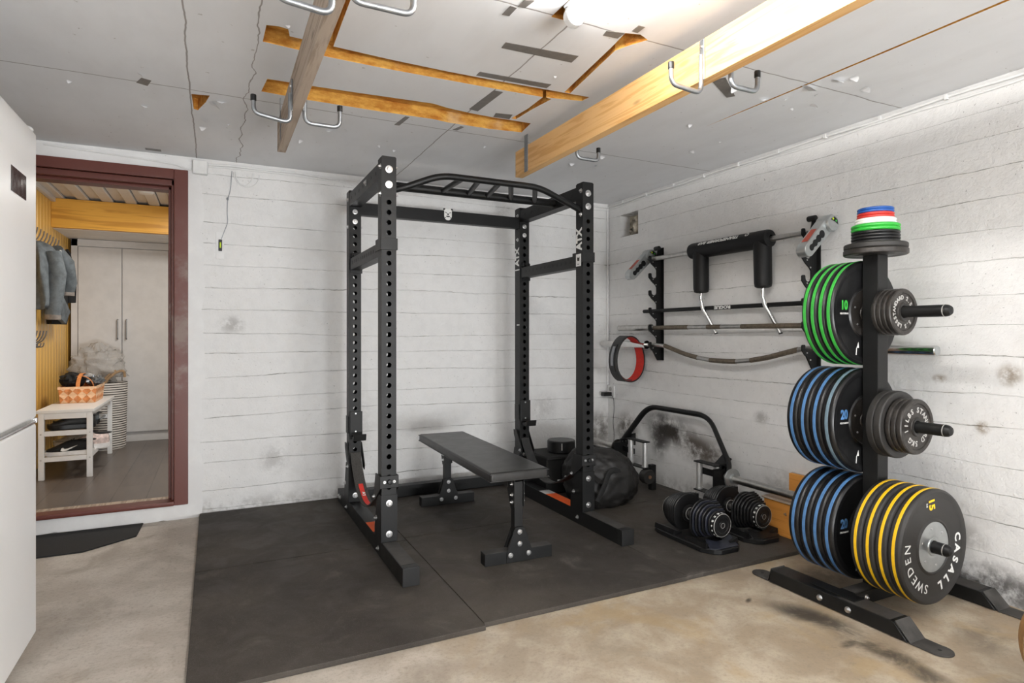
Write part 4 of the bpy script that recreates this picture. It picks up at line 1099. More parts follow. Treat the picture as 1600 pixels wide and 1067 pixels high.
# thin black technique bar
zr = slot(3, .0125)
t = thing('technique_bar', 'thin black bar with white letters behind the foam-padded bar handles', 'barbell', (BX+.012, 2.85, zr))
m = MB(); m.cyl((BX+.012, 2.10, zr), (BX+.012, 3.655, zr), .0135, 16, bev=.003); sh = m.build('shaft', M['black_metal'], t)
m = MB(); put_text(m, 'ROGUE', .026, (BX-.0016, 2.86, zr+.001), (0, 1, 0), (0, 0, -1), .0012, 1.55); m.build('lettering', M['white_ink'], sh, 60)
m = MB(); m.cyl((BX-.0012, 3.03, zr), (BX-.002, 3.03, zr), .004, 8); m.build('white_mark', M['white_ink'], sh)
# straight barbell
zs = slot(4, .0145)
t = thing('barbell', 'straight steel barbell with knurled bands, second bar from the bottom on the wall', 'barbell', (BX-.004, 2.87, zs))
m = MB(); m.cyl((BX-.004, 2.19, zs), (BX-.004, 3.53, zs), .0142, 16); sh = m.build('shaft', M['steel'], t)
for a, b_ in ((3.52, 3.16), (2.985, 2.865), (2.70, 2.22)):
    m = MB(); m.cyl((BX-.004, a, zs), (BX-.004, b_, zs), .0149, 16); m.build('knurling', M['knurl'], sh)
for y0, y1, s in ((3.555, 3.945, 1), (2.165, 1.79, -1)):
    m = MB(); m.lathe([(0, 0), (.030, 0), (.030, .010), (.022, .012), (.022, abs(y1-y0)-.003), (.020, abs(y1-y0)), (0, abs(y1-y0))], (BX-.004, y0, zs), (0, s, 0), 24); m.build('sleeve', M['steel'], t)
# cambered bow bar
zb = slot(5, .0145)
t = thing('bow_bar', 'bow-shaped cambered barbell, lowest on the wall', 'barbell', (BX-.004, 2.87, zb))
xs = BX-.004
C = [(3.60, 0), (3.49, .0), (3.40, -.004), (3.30, -.030), (3.20, -.056), (3.07, -.078), (2.96, -.089), (2.85, -.092), (2.74, -.089), (2.63, -.078), (2.50, -.056), (2.40, -.030), (2.30, -.006), (2.21, .004), (2.12, .004)]
m = MB(); m.tube([(xs, y, zb+dz) for y, dz in C], .0145, 14, .06); sh = m.build('shaft', M['steel'], t)
for i0, i1 in ((2, 5), (6, 8), (9, 12)):
    m = MB(); m.tube([(xs, y, zb+dz) for y, dz in C[i0:i1+1]], .0153, 14, .06); m.build('knurling', M['knurl'], sh)
for y0, y1, s in ((3.60, 4.165, 1), (2.12, 1.588, -1)):
    L_ = abs(y1-y0)
    m = MB(); m.lathe([(0, 0), (.031, 0), (.031, .012), (.0245, .014), (.0245, L_-.003), (.022, L_), (0, L_)], (xs, y0, zb+(.0 if s > 0 else .004)), (0, s, 0), 28); sl = m.build('sleeve', M['chrome'], t)
    m = MB(); m.lathe([(.0215, L_+.0002), (.0215, L_+.0012), (0, L_+.0012)], (xs, y0, zb+(.0 if s > 0 else .004)), (0, s, 0), 24); m.build('sleeve_cap', M['silver_paint'], sl)
# lifting belt hung over the sleeve of the bow bar
t = thing('lifting_belt', 'black lifting belt with red lining hanging in a loop near the corner', 'belt', (2.80, 3.74, zb-.11))
m = MB(); n = 48; bc = V((2.800, 3.74, zb-.108)); a_, c_ = .126, .170
pts = [bc + V((a_*math.cos(2*PI*i/n)*(1-.08*math.sin(2*PI*i/n)), -.05*math.sin(2*PI*i/n)*0, c_*math.sin(2*PI*i/n))) for i in range(n)]
m.band(pts, (.12, 1, 0), .115, .008, closed=True); be = m.build('strap', M['leather'], t)
m = MB(); pin = [bc + (p-bc)*.963 for p in pts]; m.band(pin, (.12, 1, 0), .108, .001, closed=True); m.build('lining', M['red_inner'], t)
m = MB(); ov = [bc + (pts[i % n]-bc)*1.045 for i in range(14, 34)]; m.band(ov, (.12, 1, 0), .115, .007); m.build('belt_end', M['leather'], t)
m = MB(); bk = [bc + (pts[i]-bc)*1.085 for i in range(19, 29)]; m.band(bk, (.12, 1, 0), .062, .004); m.build('lever_buckle', M['black_metal'], t)
m = MB(); m.band([bc+(p-bc)*1.11 for p in pts[20:27]], (.12, 1, 0), .034, .004); m.build('lever', M['galv'], t)
m = MB(); ip = [bc + (pts[i % n]-bc)*.955 for i in (40, 41, 42, 43, 44, 45)]
m.band([bc + (pts[i]-bc)*.94 for i in range(25, 38)], (0, 1, 0), .075, .005); m.build('belt_flap', M['leather'], t)
# ---------------------------------------------------------------- trap bar leaning on the right wall
TX, TZ = 2.765, .262
t = thing('trap_bar', 'open trap bar with black arched frame and chrome handles leaning on the right wall', 'trap bar', (TX, 3.24, ZM))
A0, A1 = 3.775, 2.700
m = MB(); arch = [(TX, A0, TZ+.03), (TX+.03, A0-.02, .34), (TX+.105, 3.58, .590), (TX+.105, 2.965, .590), (TX+.03, A1+.02, .335), (TX, A1, TZ+.03)]
m.tube(arch, .021, 16, .10, sx=.72); m.build('arched_frame', M['black_metal'], t)
for y0, y1 in ((A0-.02, 4.155), (A1+.02, 2.02)):
    s = 1 if y1 > y0 else -1
    m = MB(); m.cyl((TX, y0, TZ), (TX, y1, TZ), .0235, 24, bev=.003); sl = m.build('sleeve', M['steel'], t)
    m = MB(); m.lathe([(.024, 0), (.058, 0), (.058, .012), (.030, .014), (.026, .03), (.0235, .03)], (TX, y0+s*.045, TZ), (0, s, 0), 28); m.build('collar', M['cast_iron'] if s > 0 else M['silver_paint'], t)
for yc, s in ((3.60, -1), (2.86, 1)):
    yo = A0-.03 if s < 0 else A1+.03
    m = MB()
    m.box((TX-.03, min(yo, yo+s*.012), TZ-.085), (TX+.035, max(yo, yo+s*.012), TZ+.075), .003)
    m.box((TX-.085, min(yo, yo+s*.012), TZ-.06), (TX-.025, max(yo, yo+s*.012), TZ+.05), .003)
    br = m.build('end_plate', M['black_metal'], t)
    for dx, dz in ((-.012, .055), (.018, .055), (-.012, -.065), (.018, -.065)): bolt(br, (TX+dx, yo, TZ+dz), (0, -1 if s < 0 else 1, 0), .010)
    m = MB(); m.prism([(TX+.0, yo, TZ+.03), (TX+.055, yo-s*.0, TZ+.10), (TX+.06, yo+s*.07, TZ+.12), (TX+.02, yo+s*.12, TZ+.04)], (.006, 0, 0)); m.build('gusset', M['black_metal'], t)
    # two rotating chrome grips between flat plates
    ya, yb = (3.615, 3.455) if s < 0 else (2.915, 2.765)
    gx = TX-.025
    z0, z1 = (.178, .352) if s < 0 else (.150, .318)
    m = MB()
    m.box((gx-.03, min(ya, yb)-.022, z1), (gx+.03, max(ya, yb)+.022, z1+.008), .003); m.box((gx-.03, min(ya, yb)-.022, z0-.008), (gx+.03, max(ya, yb)+.022, z0), .003)
    m.box((gx+.015, min(yo, ya)-.01, TZ-.02), (gx+.03, max(yo, ya)+.01, TZ+.02), .003)
    m.build('grip_bracket', M['black_metal'], t)
    for y in (ya, yb):
        m = MB(); m.lathe([(0, 0), (.0215, 0), (.0215, .010), (.019, .012), (.019, z1-z0-.012), (.0215, z1-z0-.010), (.0215, z1-z0), (0, z1-z0)], (gx, y, z0), (0, 0, 1), 22); m.build('grip', M['alu'], t)
    ry = 3.43 if s < 0 else 2.80
    m = MB(); m.lathe([(.010, -.03), (.048, -.03), (.052, -.02), (.052, .02), (.048, .03), (.010, .03), (.010, -.03)], (gx, ry, z0-.060), (0, 1, 0), 28); m.build('rubber_wheel', M['rubber_matte'], t)
    m = MB(); m.cyl((gx, ry-.036, z0-.060), (gx, ry+.034, z0-.060), .0125, 14); m.build('wheel_axle', M['copper'], t)
    m = MB(); m.box((gx-.012, ry-.012, z0-.06), (gx+.012, ry+.012, z0), .002); m.box((TX+.0, ry-.02, ZM), (TX+.04, ry+.02, z0+.02), .003)
    m.build('stand_foot', M['black_metal'], t)

# ---------------------------------------------------------------- adjustable dumbbells on trays
def octo(cx, cz, r, flat, y, n=28):
    """round plate outline cut flat at the bottom and at the corners"""
    P = []
    for i in range(n):
        a = 2*PI*i/n; x, z = r*math.cos(a), r*math.sin(a)
        z = max(z, -flat); x = max(-r*.93, min(r*.93, x)); P.append((cx+x, y, cz+z))
    return P
def dumbbell(lab, labt, cx, y0, blue):
    z0 = ZM
    t = thing('dumbbell_tray', labt, 'dumbbell tray', (cx, y0+.2, z0), 0, 'dumbbell trays on the rubber tiles')
    out = [(-.118, .05), (-.085, -.01), (-.05, -.03), (.06, -.03), (.10, .0), (.118, .05), (.118, .38), (.095, .43), (-.095, .43), (-.118, .38)]
    m = MB(); m.prism([(cx+x, y0+y, z0) for x, y in out], (0, 0, .026), .004); m.build('tray_base', M['plastic'], t)
    m = MB()
    m.prism([(cx-.10, y0-.0, z0+.026), (cx-.06, y0-.02, z0+.026), (cx+.07, y0-.02, z0+.026), (cx+.10, y0+.03, z0+.026), (cx+.085, y0+.05, z0+.060), (cx+.02, y0+.045, z0+.040), (cx-.02, y0+.045, z0+.040), (cx-.085, y0+.05, z0+.060)], (0, 0, .004), .001)
    m.build('tray_lip', M['plastic_blue'] if blue else M['plastic'], t)
    for ya, yb in ((.02, .165), (.255, .41)):
        for sx in (-1, 1):
            m = MB(); m.prism([(cx+sx*.112, y0+ya, z0+.0255), (cx+sx*.108, y0+ya, z0+.052), (cx+sx*.055, y0+ya, z0+.034), (cx+sx*.055, y0+ya, z0+.0255)], (0, yb-ya, 0)); m.build('tray_cradle', M['plastic'], t)
    zc = z0+.128
    t = thing('adjustable_dumbbell', lab, 'dumbbell', (cx, y0+.2, z0+.03), 0, 'adjustable dumbbells on trays')
    m = MB(); m.lathe([(0, 0), (.016, 0), (.019, .03), (.021, .06), (.019, .09), (.016, .12), (0, .12)], (cx, y0+.155, zc), (0, 1, 0), 20); m.build('handle', M['steel'], t)
    for s, ys in ((-1, y0+.160), (1, y0+.265)):
        m = MB(); m.cyl((cx, ys, zc), (cx, ys-s*.016, zc), .046, 28, bev=.003); gd = m.build('hand_guard', M['plastic'], t)
        m = MB(); m.lathe([(.030, 0), (.034, 0), (.034, .001), (.030, .001), (.030, 0)], (cx, ys-s*.0165 if s < 0 else ys-.0165, zc), (0, -s if s < 0 else -1, 0), 20); m.build('guard_ring', M['grey_ink'], gd)
        m = MB(); m.prism([(cx-.006, ys-s*.0165, zc-.036), (cx+.018, ys-s*.0165, zc-.03), (cx+.014, ys-s*.0165, zc-.022), (cx-.008, ys-s*.0165, zc-.028)], (0, s*-.001, 0)); m.build('white_mark', M['white_ink'], gd)
        y = ys
        rads = [.104, .100, .095, .088, .081, .074, .067] if s < 0 else [.104, .104, .101, .098, .094, .088, .080]
        for k, r in enumerate(rads):
            w = .0165
            m = MB(); yy = y if s > 0 else y-w
            m.prism(octo(cx, zc, r, r*.86, yy+.001), (0, w-.0055, 0), .0025)
            # raised locking lug on the upper edge
            m.box((cx+r*.35, yy+.002, zc+r*.62), (cx+r*.75, yy+w-.006, zc+r*.93), .003)
            m.build('disc', M['plastic_blue'] if (blue and k % 2 and s < 0) else M['plastic'], t)
            y += s*w
        m = MB(); m.lathe([(0, 0), (.058, 0), (.060, .004), (.060, .022), (.056, .028), (.040, .030), (.038, .027), (.022, .027), (.020, .030), (0, .030)], (cx, y, zc), (0, s, 0), 36)
        dl = m.build('weight_dial', M['plastic'], t)
        m = MB(); m.lathe([(.0563, .0275), (.0585, .026), (.0585, .0272), (.0570, .0285), (.0563, .0275)], (cx, y, zc), (0, s, 0), 36); m.build('dial_ring', M['grey_ink'], dl)
        if s < 0:
            m = MB()
            for i, tx in enumerate(('5', '6', '8', '9', '10', '11', '12', '14', '16', '18')):
                a = math.radians(250-24*i); d = V((math.cos(a), 0, math.sin(a))); tn = V((-math.sin(a), 0, math.cos(a)))
                put_text(m, tx, .0135, V((cx, y+s*.013, zc))+d*.0604, (0, -1, 0), tuple(tn) if False else tuple(V((0, -1, 0)).cross(d)*-1), .0006)
            m.build('dial_numbers', M['white_ink'], dl, 60)
            m = MB(); m.lathe([(.012, .0302), (.0135, .0302), (.0135, .0308), (.012, .0308), (.012, .0302)], (cx, y, zc), (0, s, 0), 20); m.build('dial_mark', M['grey_ink'], dl)
dumbbell('adjustable dumbbell on the tray nearer the rack', 'black tray under the dumbbell nearer the rack', 2.318, 2.285, True)
dumbbell('adjustable dumbbell on the tray next to the plywood box', 'black tray under the dumbbell next to the plywood box', 2.628, 2.300, False)

# ---------------------------------------------------------------- things by the corner
t = thing('duffel_bag', 'crumpled black duffel bag slumped behind the right front upright', 'bag', (2.27, 3.30, ZM))
m = MB(); m.blob((2.265, 3.315, .185), (.225, .21, .195), 96, 64, .07, 1.6, 4, .8, ZM+.001, .07)
for v in m.bm.verts:
    # a slumped shape: taller at left, sagging at right
    k = (v.co.x-2.05)/.45; v.co.z = ZM + (v.co.z-ZM)*(1.05-.16*max(0, k)**1.5)
bag = m.build('bag_body', M['bag_cloth'], t, 60)
m = MB(); m.band([(2.085, 3.27, .335), (2.06, 3.20, .30), (2.075, 3.13, .25), (2.12, 3.085, .21)], (1, .3, -.2), .075, .010); m.build('flap', M['bag_cloth'], t)
m = MB(); m.tube([(2.10, 3.10, .10), (2.145, 3.085, .20), (2.20, 3.115, .275), (2.27, 3.12, .27), (2.34, 3.12, .19), (2.37, 3.13, .10)], .019, 8, .05, sx=.35); m.build('carry_strap', M['black_cloth'], t)
m = MB(); m.tube([(2.06, 3.22, .30), (2.10, 3.34, .385), (2.22, 3.45, .375), (2.36, 3.46, .33)], .022, 8, .06, sx=.4); m.build('shoulder_strap', M['black_cloth'], t)
t = thing('cube_bag', 'boxy black fabric bag on the floor under the round speaker', 'bag', (2.22, 3.76, ZM))
m = MB(); m.box((2.035, 3.62, ZM), (2.42, 3.95, .278), .014, 3); m.build('bag_body', M['black_cloth'], t)
m = MB(); m.tube([(2.04, 3.618, .262), (2.42, 3.618, .262)], .004, 6); m.build('zip', M['black_dark'], t)
t = thing('speaker', 'round black speaker with short white line standing on the boxy bag', 'speaker', (2.235, 3.76, .279))
m = MB(); m.lathe([(0, 0), (.094, 0), (.100, .006), (.100, .078), (.095, .085), (.088, .086), (0, .085)], (2.235, 3.76, .279), (0, 0, 1), 40); m.build('speaker_body', M['plastic'], t)
m = MB(); a = math.radians(-118); m.box((2.235+math.cos(a)*.1003-.0022, 3.76+math.sin(a)*.1003-.002, .305), (2.235+math.cos(a)*.1003+.0022, 3.76+math.sin(a)*.1003+.001, .352)); m.build('white_line', M['white_ink'], t)
t = thing('bar_stub', 'grey metal bar end leaning behind the duffel bag', 'bar', (2.47, 3.75, ZM))
m = MB(); m.cyl((2.58, 3.62, ZM+.002), (2.46, 3.78, .30), .035, 22, bev=.004); m.build('sleeve', M['galv'], t)
# plywood box and board behind the plates
t = thing('plywood_box', 'low orange plywood box by the right wall behind the blue-striped plates', 'box', (2.86, 2.34, ZM))
m = MB(); m.box((2.775, 2.175, ZM), (2.935, 2.445, .205), .002); m.build('box_body', M['osb'], t)
m = MB(); m.box((2.765, 2.165, .2052), (2.935, 2.455, .215), .002); m.build('lid', M['grey_wood'], t)  # greyer wood on the top paints in the shade lying there
m = MB(); m.tube([(2.774, 2.30, .150), (2.762, 2.30, .150), (2.760, 2.285, .146)], .004, 8); m.build('catch', M['brass_tag'], t)
m = MB(); m.box((2.920, 2.14, .216), (2.944, 2.40, .335), .002)
tag(m.build('plywood_board', M['osb']), 'plain orange plywood board standing on the box against the right wall', 'board')
# round leather ball cut by the right edge of the picture
t = thing('medicine_ball', 'round tan ball on the bare floor, cut by the right edge', 'ball', (2.300, .822, 0))
BC = V((2.300, .822, .19))
m = MB(); m.lathe([(.19*math.sin(PI*i/32), .19*(1-math.cos(PI*i/32))) for i in range(33)], (BC.x, BC.y, .0), (0, 0, 1), 64); m.build('leather_shell', M['tan_ball'], t)
m = MB()
for q in range(4):
    a = q*PI/4; m.tube([(BC.x+.1903*math.cos(a)*math.cos(u), BC.y+.1903*math.sin(a)*math.cos(u), .1903+.1898*math.sin(u)) for u in [2*PI*i/48 for i in range(48)]], .0015, 6, closed=True)
m.build('seams', M['brass_tag'], t)

# ---------------------------------------------------------------- fridge
FX, F0, F1 = -.576, 2.128, 2.728
t = thing('fridge_freezer', 'white fridge freezer at the left edge with dark display on its upper door', 'fridge', (-.88, 2.43, 0))
m = MB(); m.box((-1.23, F0+.004, .03), (FX-.062, F1-.004, 1.825), .006); m.build('cabinet', M['white_metal'], t)
m = MB(); m.box((FX-.058, F0, .818), (FX, F1, 1.842), .010, 3); up = m.build('upper_door', M['white_metal'], t)
m = MB(); m.box((FX-.058, F0, .045), (FX, F1, .800), .010, 3); lo = m.build('freezer_door', M['white_metal'], t)
m = MB(); m.box((FX-.060, F0+.01, .796), (FX-.012, F1-.01, .822)); m.build('gasket', M['grey_ink'], t)
m = MB(); m.box((FX-.03, F1-.012, .800), (FX+.003, F1+.003, .819), .003); m.build('hinge', M['zinc'], t)
m = MB(); m.box((FX-.010, F0+.02, .8005), (FX+.0015, F1-.014, .8085), .002); m.build('handle_lip', M['chrome'], lo)
m = MB(); m.box((FX-.002, 2.419, 1.574), (FX+.0015, 2.588, 1.656), .001); m.build('display', M['screen'], up)
m = MB(); m.blob((FX-.02, F1-.03, 1.848), (.018, .018, .012), 14, 10, 0); m.build('top_dot', M['white_plastic'], t)  # small white dot at the far top corner
m = MB(); m.box((-1.20, F0+.02, 0), (FX-.07, F1-.02, .031)); m.build('plinth', M['plastic'], t)
# ---------------------------------------------------------------- hallway behind the doorway
HX0, HX1, HY0, HY1, HF, HC = -1.20, .75, YB+.16, 7.30, .10, 2.243
m = MB(); m.box((HX0-.1, HY0, 0), (HX1+.1, HY1+.1, HF)); struct('floor_hallway', m, M['hall_floor'])
m = MB(); m.box((HX0-.1, HY0-.002, HF), (HX0-.014, HY1+.1, HC+.2))
rr = random.Random(4)
y = HY0
while y < HY1:
    m.box((HX0-.014, y+.004, HF), (HX0, min(y+.092, HY1), HC+.05), .005, 1); y += .096
struct('wall_hallway_left', m, M['honey_z'])
m = MB(); m.box((HX1, HY0-.002, HF), (HX1+.1, HY1+.1, HC+.2)); struct('wall_hallway_right', m, M['plaster'])
m = MB(); m.box((HX0-.1, HY1, HF), (HX1+.1, HY1+.1, HC+.2)); struct('wall_hallway_back', m, M['plaster'])
m = MB(); m.box((HX0-.1, HY0-.001, HC+.045), (HX1+.1, HY1+.1, HC+.12))
x = HX0; k = 0
while x < HX1:
    m.box((x+.003, HY0, HC if k % 2 == 0 else HC+.018), (x+.083, HY1, HC+.046), .003, 1); x += .086; k += 1
m.box((HX0, HY0, HC-.035), (HX0+.03, 6.14, HC), .004)
struct('ceiling_hallway', m, M['white_paint'])
m = MB(); m.box((HX0, 6.14, 2.0), (HX1, 6.20, HC-.002), .004); struct('trim_4', m, M['honey_x'])
m = MB(); m.box((HX0, 6.201, 1.998), (HX1, HY1, 2.015)); struct('trim_5', m, M['plaster'])
# wardrobe
WY = 6.76
t = thing('wardrobe', 'tall white two-door wardrobe seen through the doorway', 'wardrobe', (-.66, 7.0, HF))
m = MB(); m.box((-1.175, WY+.02, HF), (.10, HY1-.02, 1.995), .003); m.build('carcass', M['white_paint'], t)
m = MB(); m.box((-1.175, WY+.004, HF+.08), (-1.125, WY+.02, 1.995), .002); m.box((-1.175, WY+.004, 1.93), (.10, WY+.02, 1.995), .002); m.build('face_frame', M['white_paint'], t)
for x0, x1, hx in ((-1.120, -.782, -.812), (-.776, -.40, -.742)):
    m = MB(); m.box((x0, WY-.004, .195), (x1, WY+.016, 1.925), .003); d = m.build('door', M['white_paint'], t)
    m = MB(); m.tube([(hx, WY-.005, 1.255), (hx, WY-.032, 1.255), (hx, WY-.032, 1.075), (hx, WY-.005, 1.075)], .006, 10, .012); m.build('handle', M['galv'], d)
m = MB(); m.box((-.396, WY-.004, .195), (.09, WY+.016, 1.925), .003); m.build('side_panel', M['white_paint'], t)
m = MB(); m.box((-1.175, WY+.03, HF), (.10, WY+.05, .19)); m.build('plinth', M['white_paint'], t)
# smoke detector
t = thing('smoke_detector', 'round white smoke detector on the planked hallway ceiling', 'smoke detector', (-.475, 5.48, HC))
m = MB(); m.lathe([(0, 0), (.058, 0), (.058, .008), (.052, .010), (.056, .012), (.056, .026), (.045, .036), (0, .038)], (-.475, 5.48, HC), (0, 0, -1), 32); m.build('housing', M['white_plastic'], t)
# shoe bench
SY0, SY1, SX0, SX1, SH = 5.235, 6.20, -1.098, -.784, .588
t = thing('shoe_bench', 'white wooden shoe bench against the yellow panelled wall', 'bench', (-.94, 5.7, HF))
W = M['white_wood']
m = MB(); m.box((SX0-.012, SY0-.012, SH-.022), (SX1+.012, SY1+.012, SH), .003); m.build('seat_board', W, t)
for x0 in (SX0, SX1-.034):
    for y0 in (SY0, SY1-.03):
        m = MB(); m.box((x0, y0, HF), (x0+.034, y0+.03, SH-.022), .002); m.build('leg', W, t)
for y0 in (SY0, SY1-.03):
    for za, zb in ((SH-.065, SH-.023), (.405, .440), (.225, .258)):
        m = MB(); m.box((SX0+.034, y0+.004, za), (SX1-.034, y0+.026, zb), .002); r_ = m.build('rail', W, t)
    if y0 == SY0:
        for x in (SX0+.015, SX1-.015):
            for z in (.420, .240): m = MB(); m.cyl((x, y0, z), (x, y0-.0025, z), .0055, 12); m.build('screw_cap', M['grey_ink'], t)
m = MB(); m.box((SX1-.03, SY0+.03, SH-.060), (SX1-.012, SY1-.03, SH-.023)); m.box((SX0+.012, SY0+.03, SH-.060), (SX0+.03, SY1-.03, SH-.023)); m.build('side_rail', W, t)
for k, z in enumerate((.425, .243)):
    for i in range(5):
        x = SX0+.05+.053*i
        m = MB()
        if k == 0: m.cyl((x, SY0+.026, z), (x, SY1-.026, z), .008, 10); m.build('shelf_rod', M['galv'], t)
        else: m.box((x-.016, SY0+.026, z-.006), (x+.016, SY1-.026, z+.006), .002); m.build('shelf_slat', W, t)
m = MB(); m.box((SX1-.028, SY0+.026, .228), (SX1-.012, SY1-.026, .262), .002); m.build('lower_side_rail', W, t)
def shoe(label, loc, rz, length, upper, sole, mark=None, hi=.10, laces=None):
    """low shoe, toe towards local -x, sole at z=0"""
    t = thing('shoe', label, 'shoe', loc, rz, 'shoes on the shoe bench')
    Rm = ROOTM[t.name]
    def sec(u, z0, z1, k=1.):
        x = (u-.5)*length; w = (.030+.022*math.sin(PI*min(1, u*1.25))**.7 - (.010 if .45 < u < .75 else 0))*k
        if u < .06: w *= .55+u*7
        if u > .94: w *= .55+(1-u)*7
        return [(x, w*math.cos(a), z0+(z1-z0)*(.5+.5*math.sin(a)) if True else 0) for a in [2*PI*i/16 for i in range(16)]]
    us = [0, .03, .08, .16, .26, .36, .46, .56, .66, .76, .86, .94, .985, 1]
    top = [.035, .045, .052, .060, .072, .086, .098, .104, .104, .103, .106, .108, .100, .080]
    m = MB(); m.loft([sec(u, .018, tp*hi/.104) for u, tp in zip(us, top)]); m.bm.transform(Rm); up = m.build('upper', M[upper], t, 60)
    m = MB(); rise = [.018, .010, .004, 0, 0, 0, 0, 0, 0, 0, 0, .002, .008, .012]
    R = []
    for u, rz_ in zip(us, rise):
        x = (u-.5)*length*1.03; w = (.033+.022*math.sin(PI*min(1, u*1.25))**.7 - (.008 if .45 < u < .75 else 0))
        if u < .06: w *= .6+u*6.5
        if u > .94: w *= .6+(1-u)*6.5
        R.append([(x, -w, rz_), (x, w, rz_), (x, w*1.02, .034+rz_*.5), (x, -w*1.02, .034+rz_*.5)])
    m.loft(R); m.bm.transform(Rm); so = m.build('sole', M[sole], t, 50)
    m = MB(); m.blob((.10*length/.28, 0, .100*hi/.104), (.062, .026, .010), 20, 10, 0); m.bm.transform(Rm); m.build('opening', M['foam'], t)
    if laces:
        m = MB()
        for i in range(5):
            x = -.045+.017*i; z = (.070+.0085*i)*hi/.104+.006
            m.tube([(x, -.026, z-.006), (x+.006, 0, z+.004), (x, .026, z-.006)], .003, 6)
        m.bm.transform(Rm); m.build('laces', M[laces], t)
    if mark:
        P = [(-.052, .030), (-.038, .024), (-.020, .027), (.045, .062), (-.014, .042), (-.030, .040), (-.038, .050), (-.046, .048)]
        m = MB(); m.prism([(x+.01, -.060, z+.012) for x, z in P], (0, .022, 0)); m.bm.transform(Rm); m.build('swoosh_mark', M[mark], up)
shoe('black running shoe with white sole and white mark on the lower bench shelf', (-.935, 5.33, .251), 0, .285, 'black_cloth', 'sole_white', 'white_ink', .108, 'black_dark')
shoe('pink and cream sneaker behind the black one on the lower shelf', (-.86, 5.56, .251), math.radians(20), .27, 'pink', 'sole_white', None, .115, 'white_ink')
shoe('grey shoe farther back on the lower shelf', (-.98, 5.80, .251), math.radians(5), .27, 'grey_fabric', 'sole_white', None, .10)
shoe('black sneaker at the front of the upper rods of the shoe bench', (-.925, 5.36, .434), math.radians(3), .28, 'leather', 'plastic', None, .098, 'black_dark')
shoe('dark bluish shoe behind the black sneaker on the upper rods', (-.93, 5.56, .434), math.radians(8), .28, 'denim', 'plastic', None, .09, 'black_cloth')
# woven basket with its contents
t = thing('woven_basket', 'woven birch basket with handle standing on the shoe bench', 'basket', (-.935, 5.90, SH))
bx0, bx1, by0, by1, bz0, bz1 = -1.065, -.822, 5.66, 6.06, SH+.001, SH+.125
m = MB(); m.mi = 0
def bpt(s, u, z):
    # walls taper out a little towards the rim
    k = .92+.08*z
    cx, cy = (bx0+bx1)/2, (by0+by1)/2; hx, hy = (bx1-bx0)/2*k, (by1-by0)/2*k
    e = [((-hx, -hy), (hx, -hy)), ((hx, -hy), (hx, hy)), ((hx, hy), (-hx, hy)), ((-hx, hy), (-hx, -hy))][s]
    return V((cx+e[0][0]*(1-u)+e[1][0]*u, cy+e[0][1]*(1-u)+e[1][1]*u, bz0+(bz1-bz0)*z))
for s, n in ((0, 4), (1, 6), (2, 4), (3, 6)):
    for i in range(n):
        for j in range(2):
            u0, u1, uc = i/n, (i+1)/n, (i+.5)/n; z0, z1, zc_ = j/2, (j+1)/2, (j+.5)/2
            nrm = (bpt(s, u1, z0)-bpt(s, u0, z0)).cross(V((0, 0, 1))).normalized()
            c = bpt(s, uc, zc_)+nrm*.004
            cs = [bpt(s, u0, z0), bpt(s, u1, z0), bpt(s, u1, z1), bpt(s, u0, z1)]
            for k in range(4):
                f = m._f([m.bm.verts.new(cs[k]), m.bm.verts.new(cs[(k+1) % 4]), m.bm.verts.new(c)])
                if f: f.material_index = 1 if (k % 2 == 0) else 0
m._f([m.bm.verts.new(bpt(0, 0, .02)), m.bm.verts.new(bpt(0, 1, .02)), m.bm.verts.new(bpt(2, 0, .02)), m.bm.verts.new(bpt(2, 1, .02))])
m.build('basket_body', [M['birch'], M['birch_light']], t, 10)
m = MB(); m.band([bpt(0, 0, .95), bpt(0, 1, .95), bpt(2, 0, .95), bpt(2, 1, .95)], (0, 0, 1), .018, .008, closed=True); m.build('rim', M['birch_light'], t)
m = MB(); m.band([(-.943+.0, by0+.01+.39*(1-math.cos(PI*i/16))/2, bz1-.02+.115*math.sin(PI*i/16)) for i in range(17)], (1, 0, 0), .026, .004)
m.band([(bx0+.03+.18*(1-math.cos(PI*i/16))/2, 5.78, bz1-.02+.10*math.sin(PI*i/16)) for i in range(17)], (0, 1, 0), .022, .004); m.build('handle', M['birch'], t)
m = MB(); m.blob((-1.005, 5.84, SH+.17), (.085, .13, .055), 28, 18, .25, 2.5, 6); tag(m.build('fabric_bundle', M['black_cloth']), 'black fabric bundle poking out of the left of the woven basket', 'bundle')
m = MB(); m.blob((-.93, 5.95, SH+.185), (.06, .09, .032), 28, 18, .3, 3, 9); tag(m.build('fabric_roll', M['grey_fabric']), 'pale grey roll lying on top of the woven basket', 'roll')
m = MB(); m.blob((-.865, 5.93, SH+.15), (.055, .10, .045), 28, 18, .4, 3.2, 14); tag(m.build('crumpled_wrap', M['galv']), 'crumpled shiny grey wrap in the right of the woven basket', 'wrap')
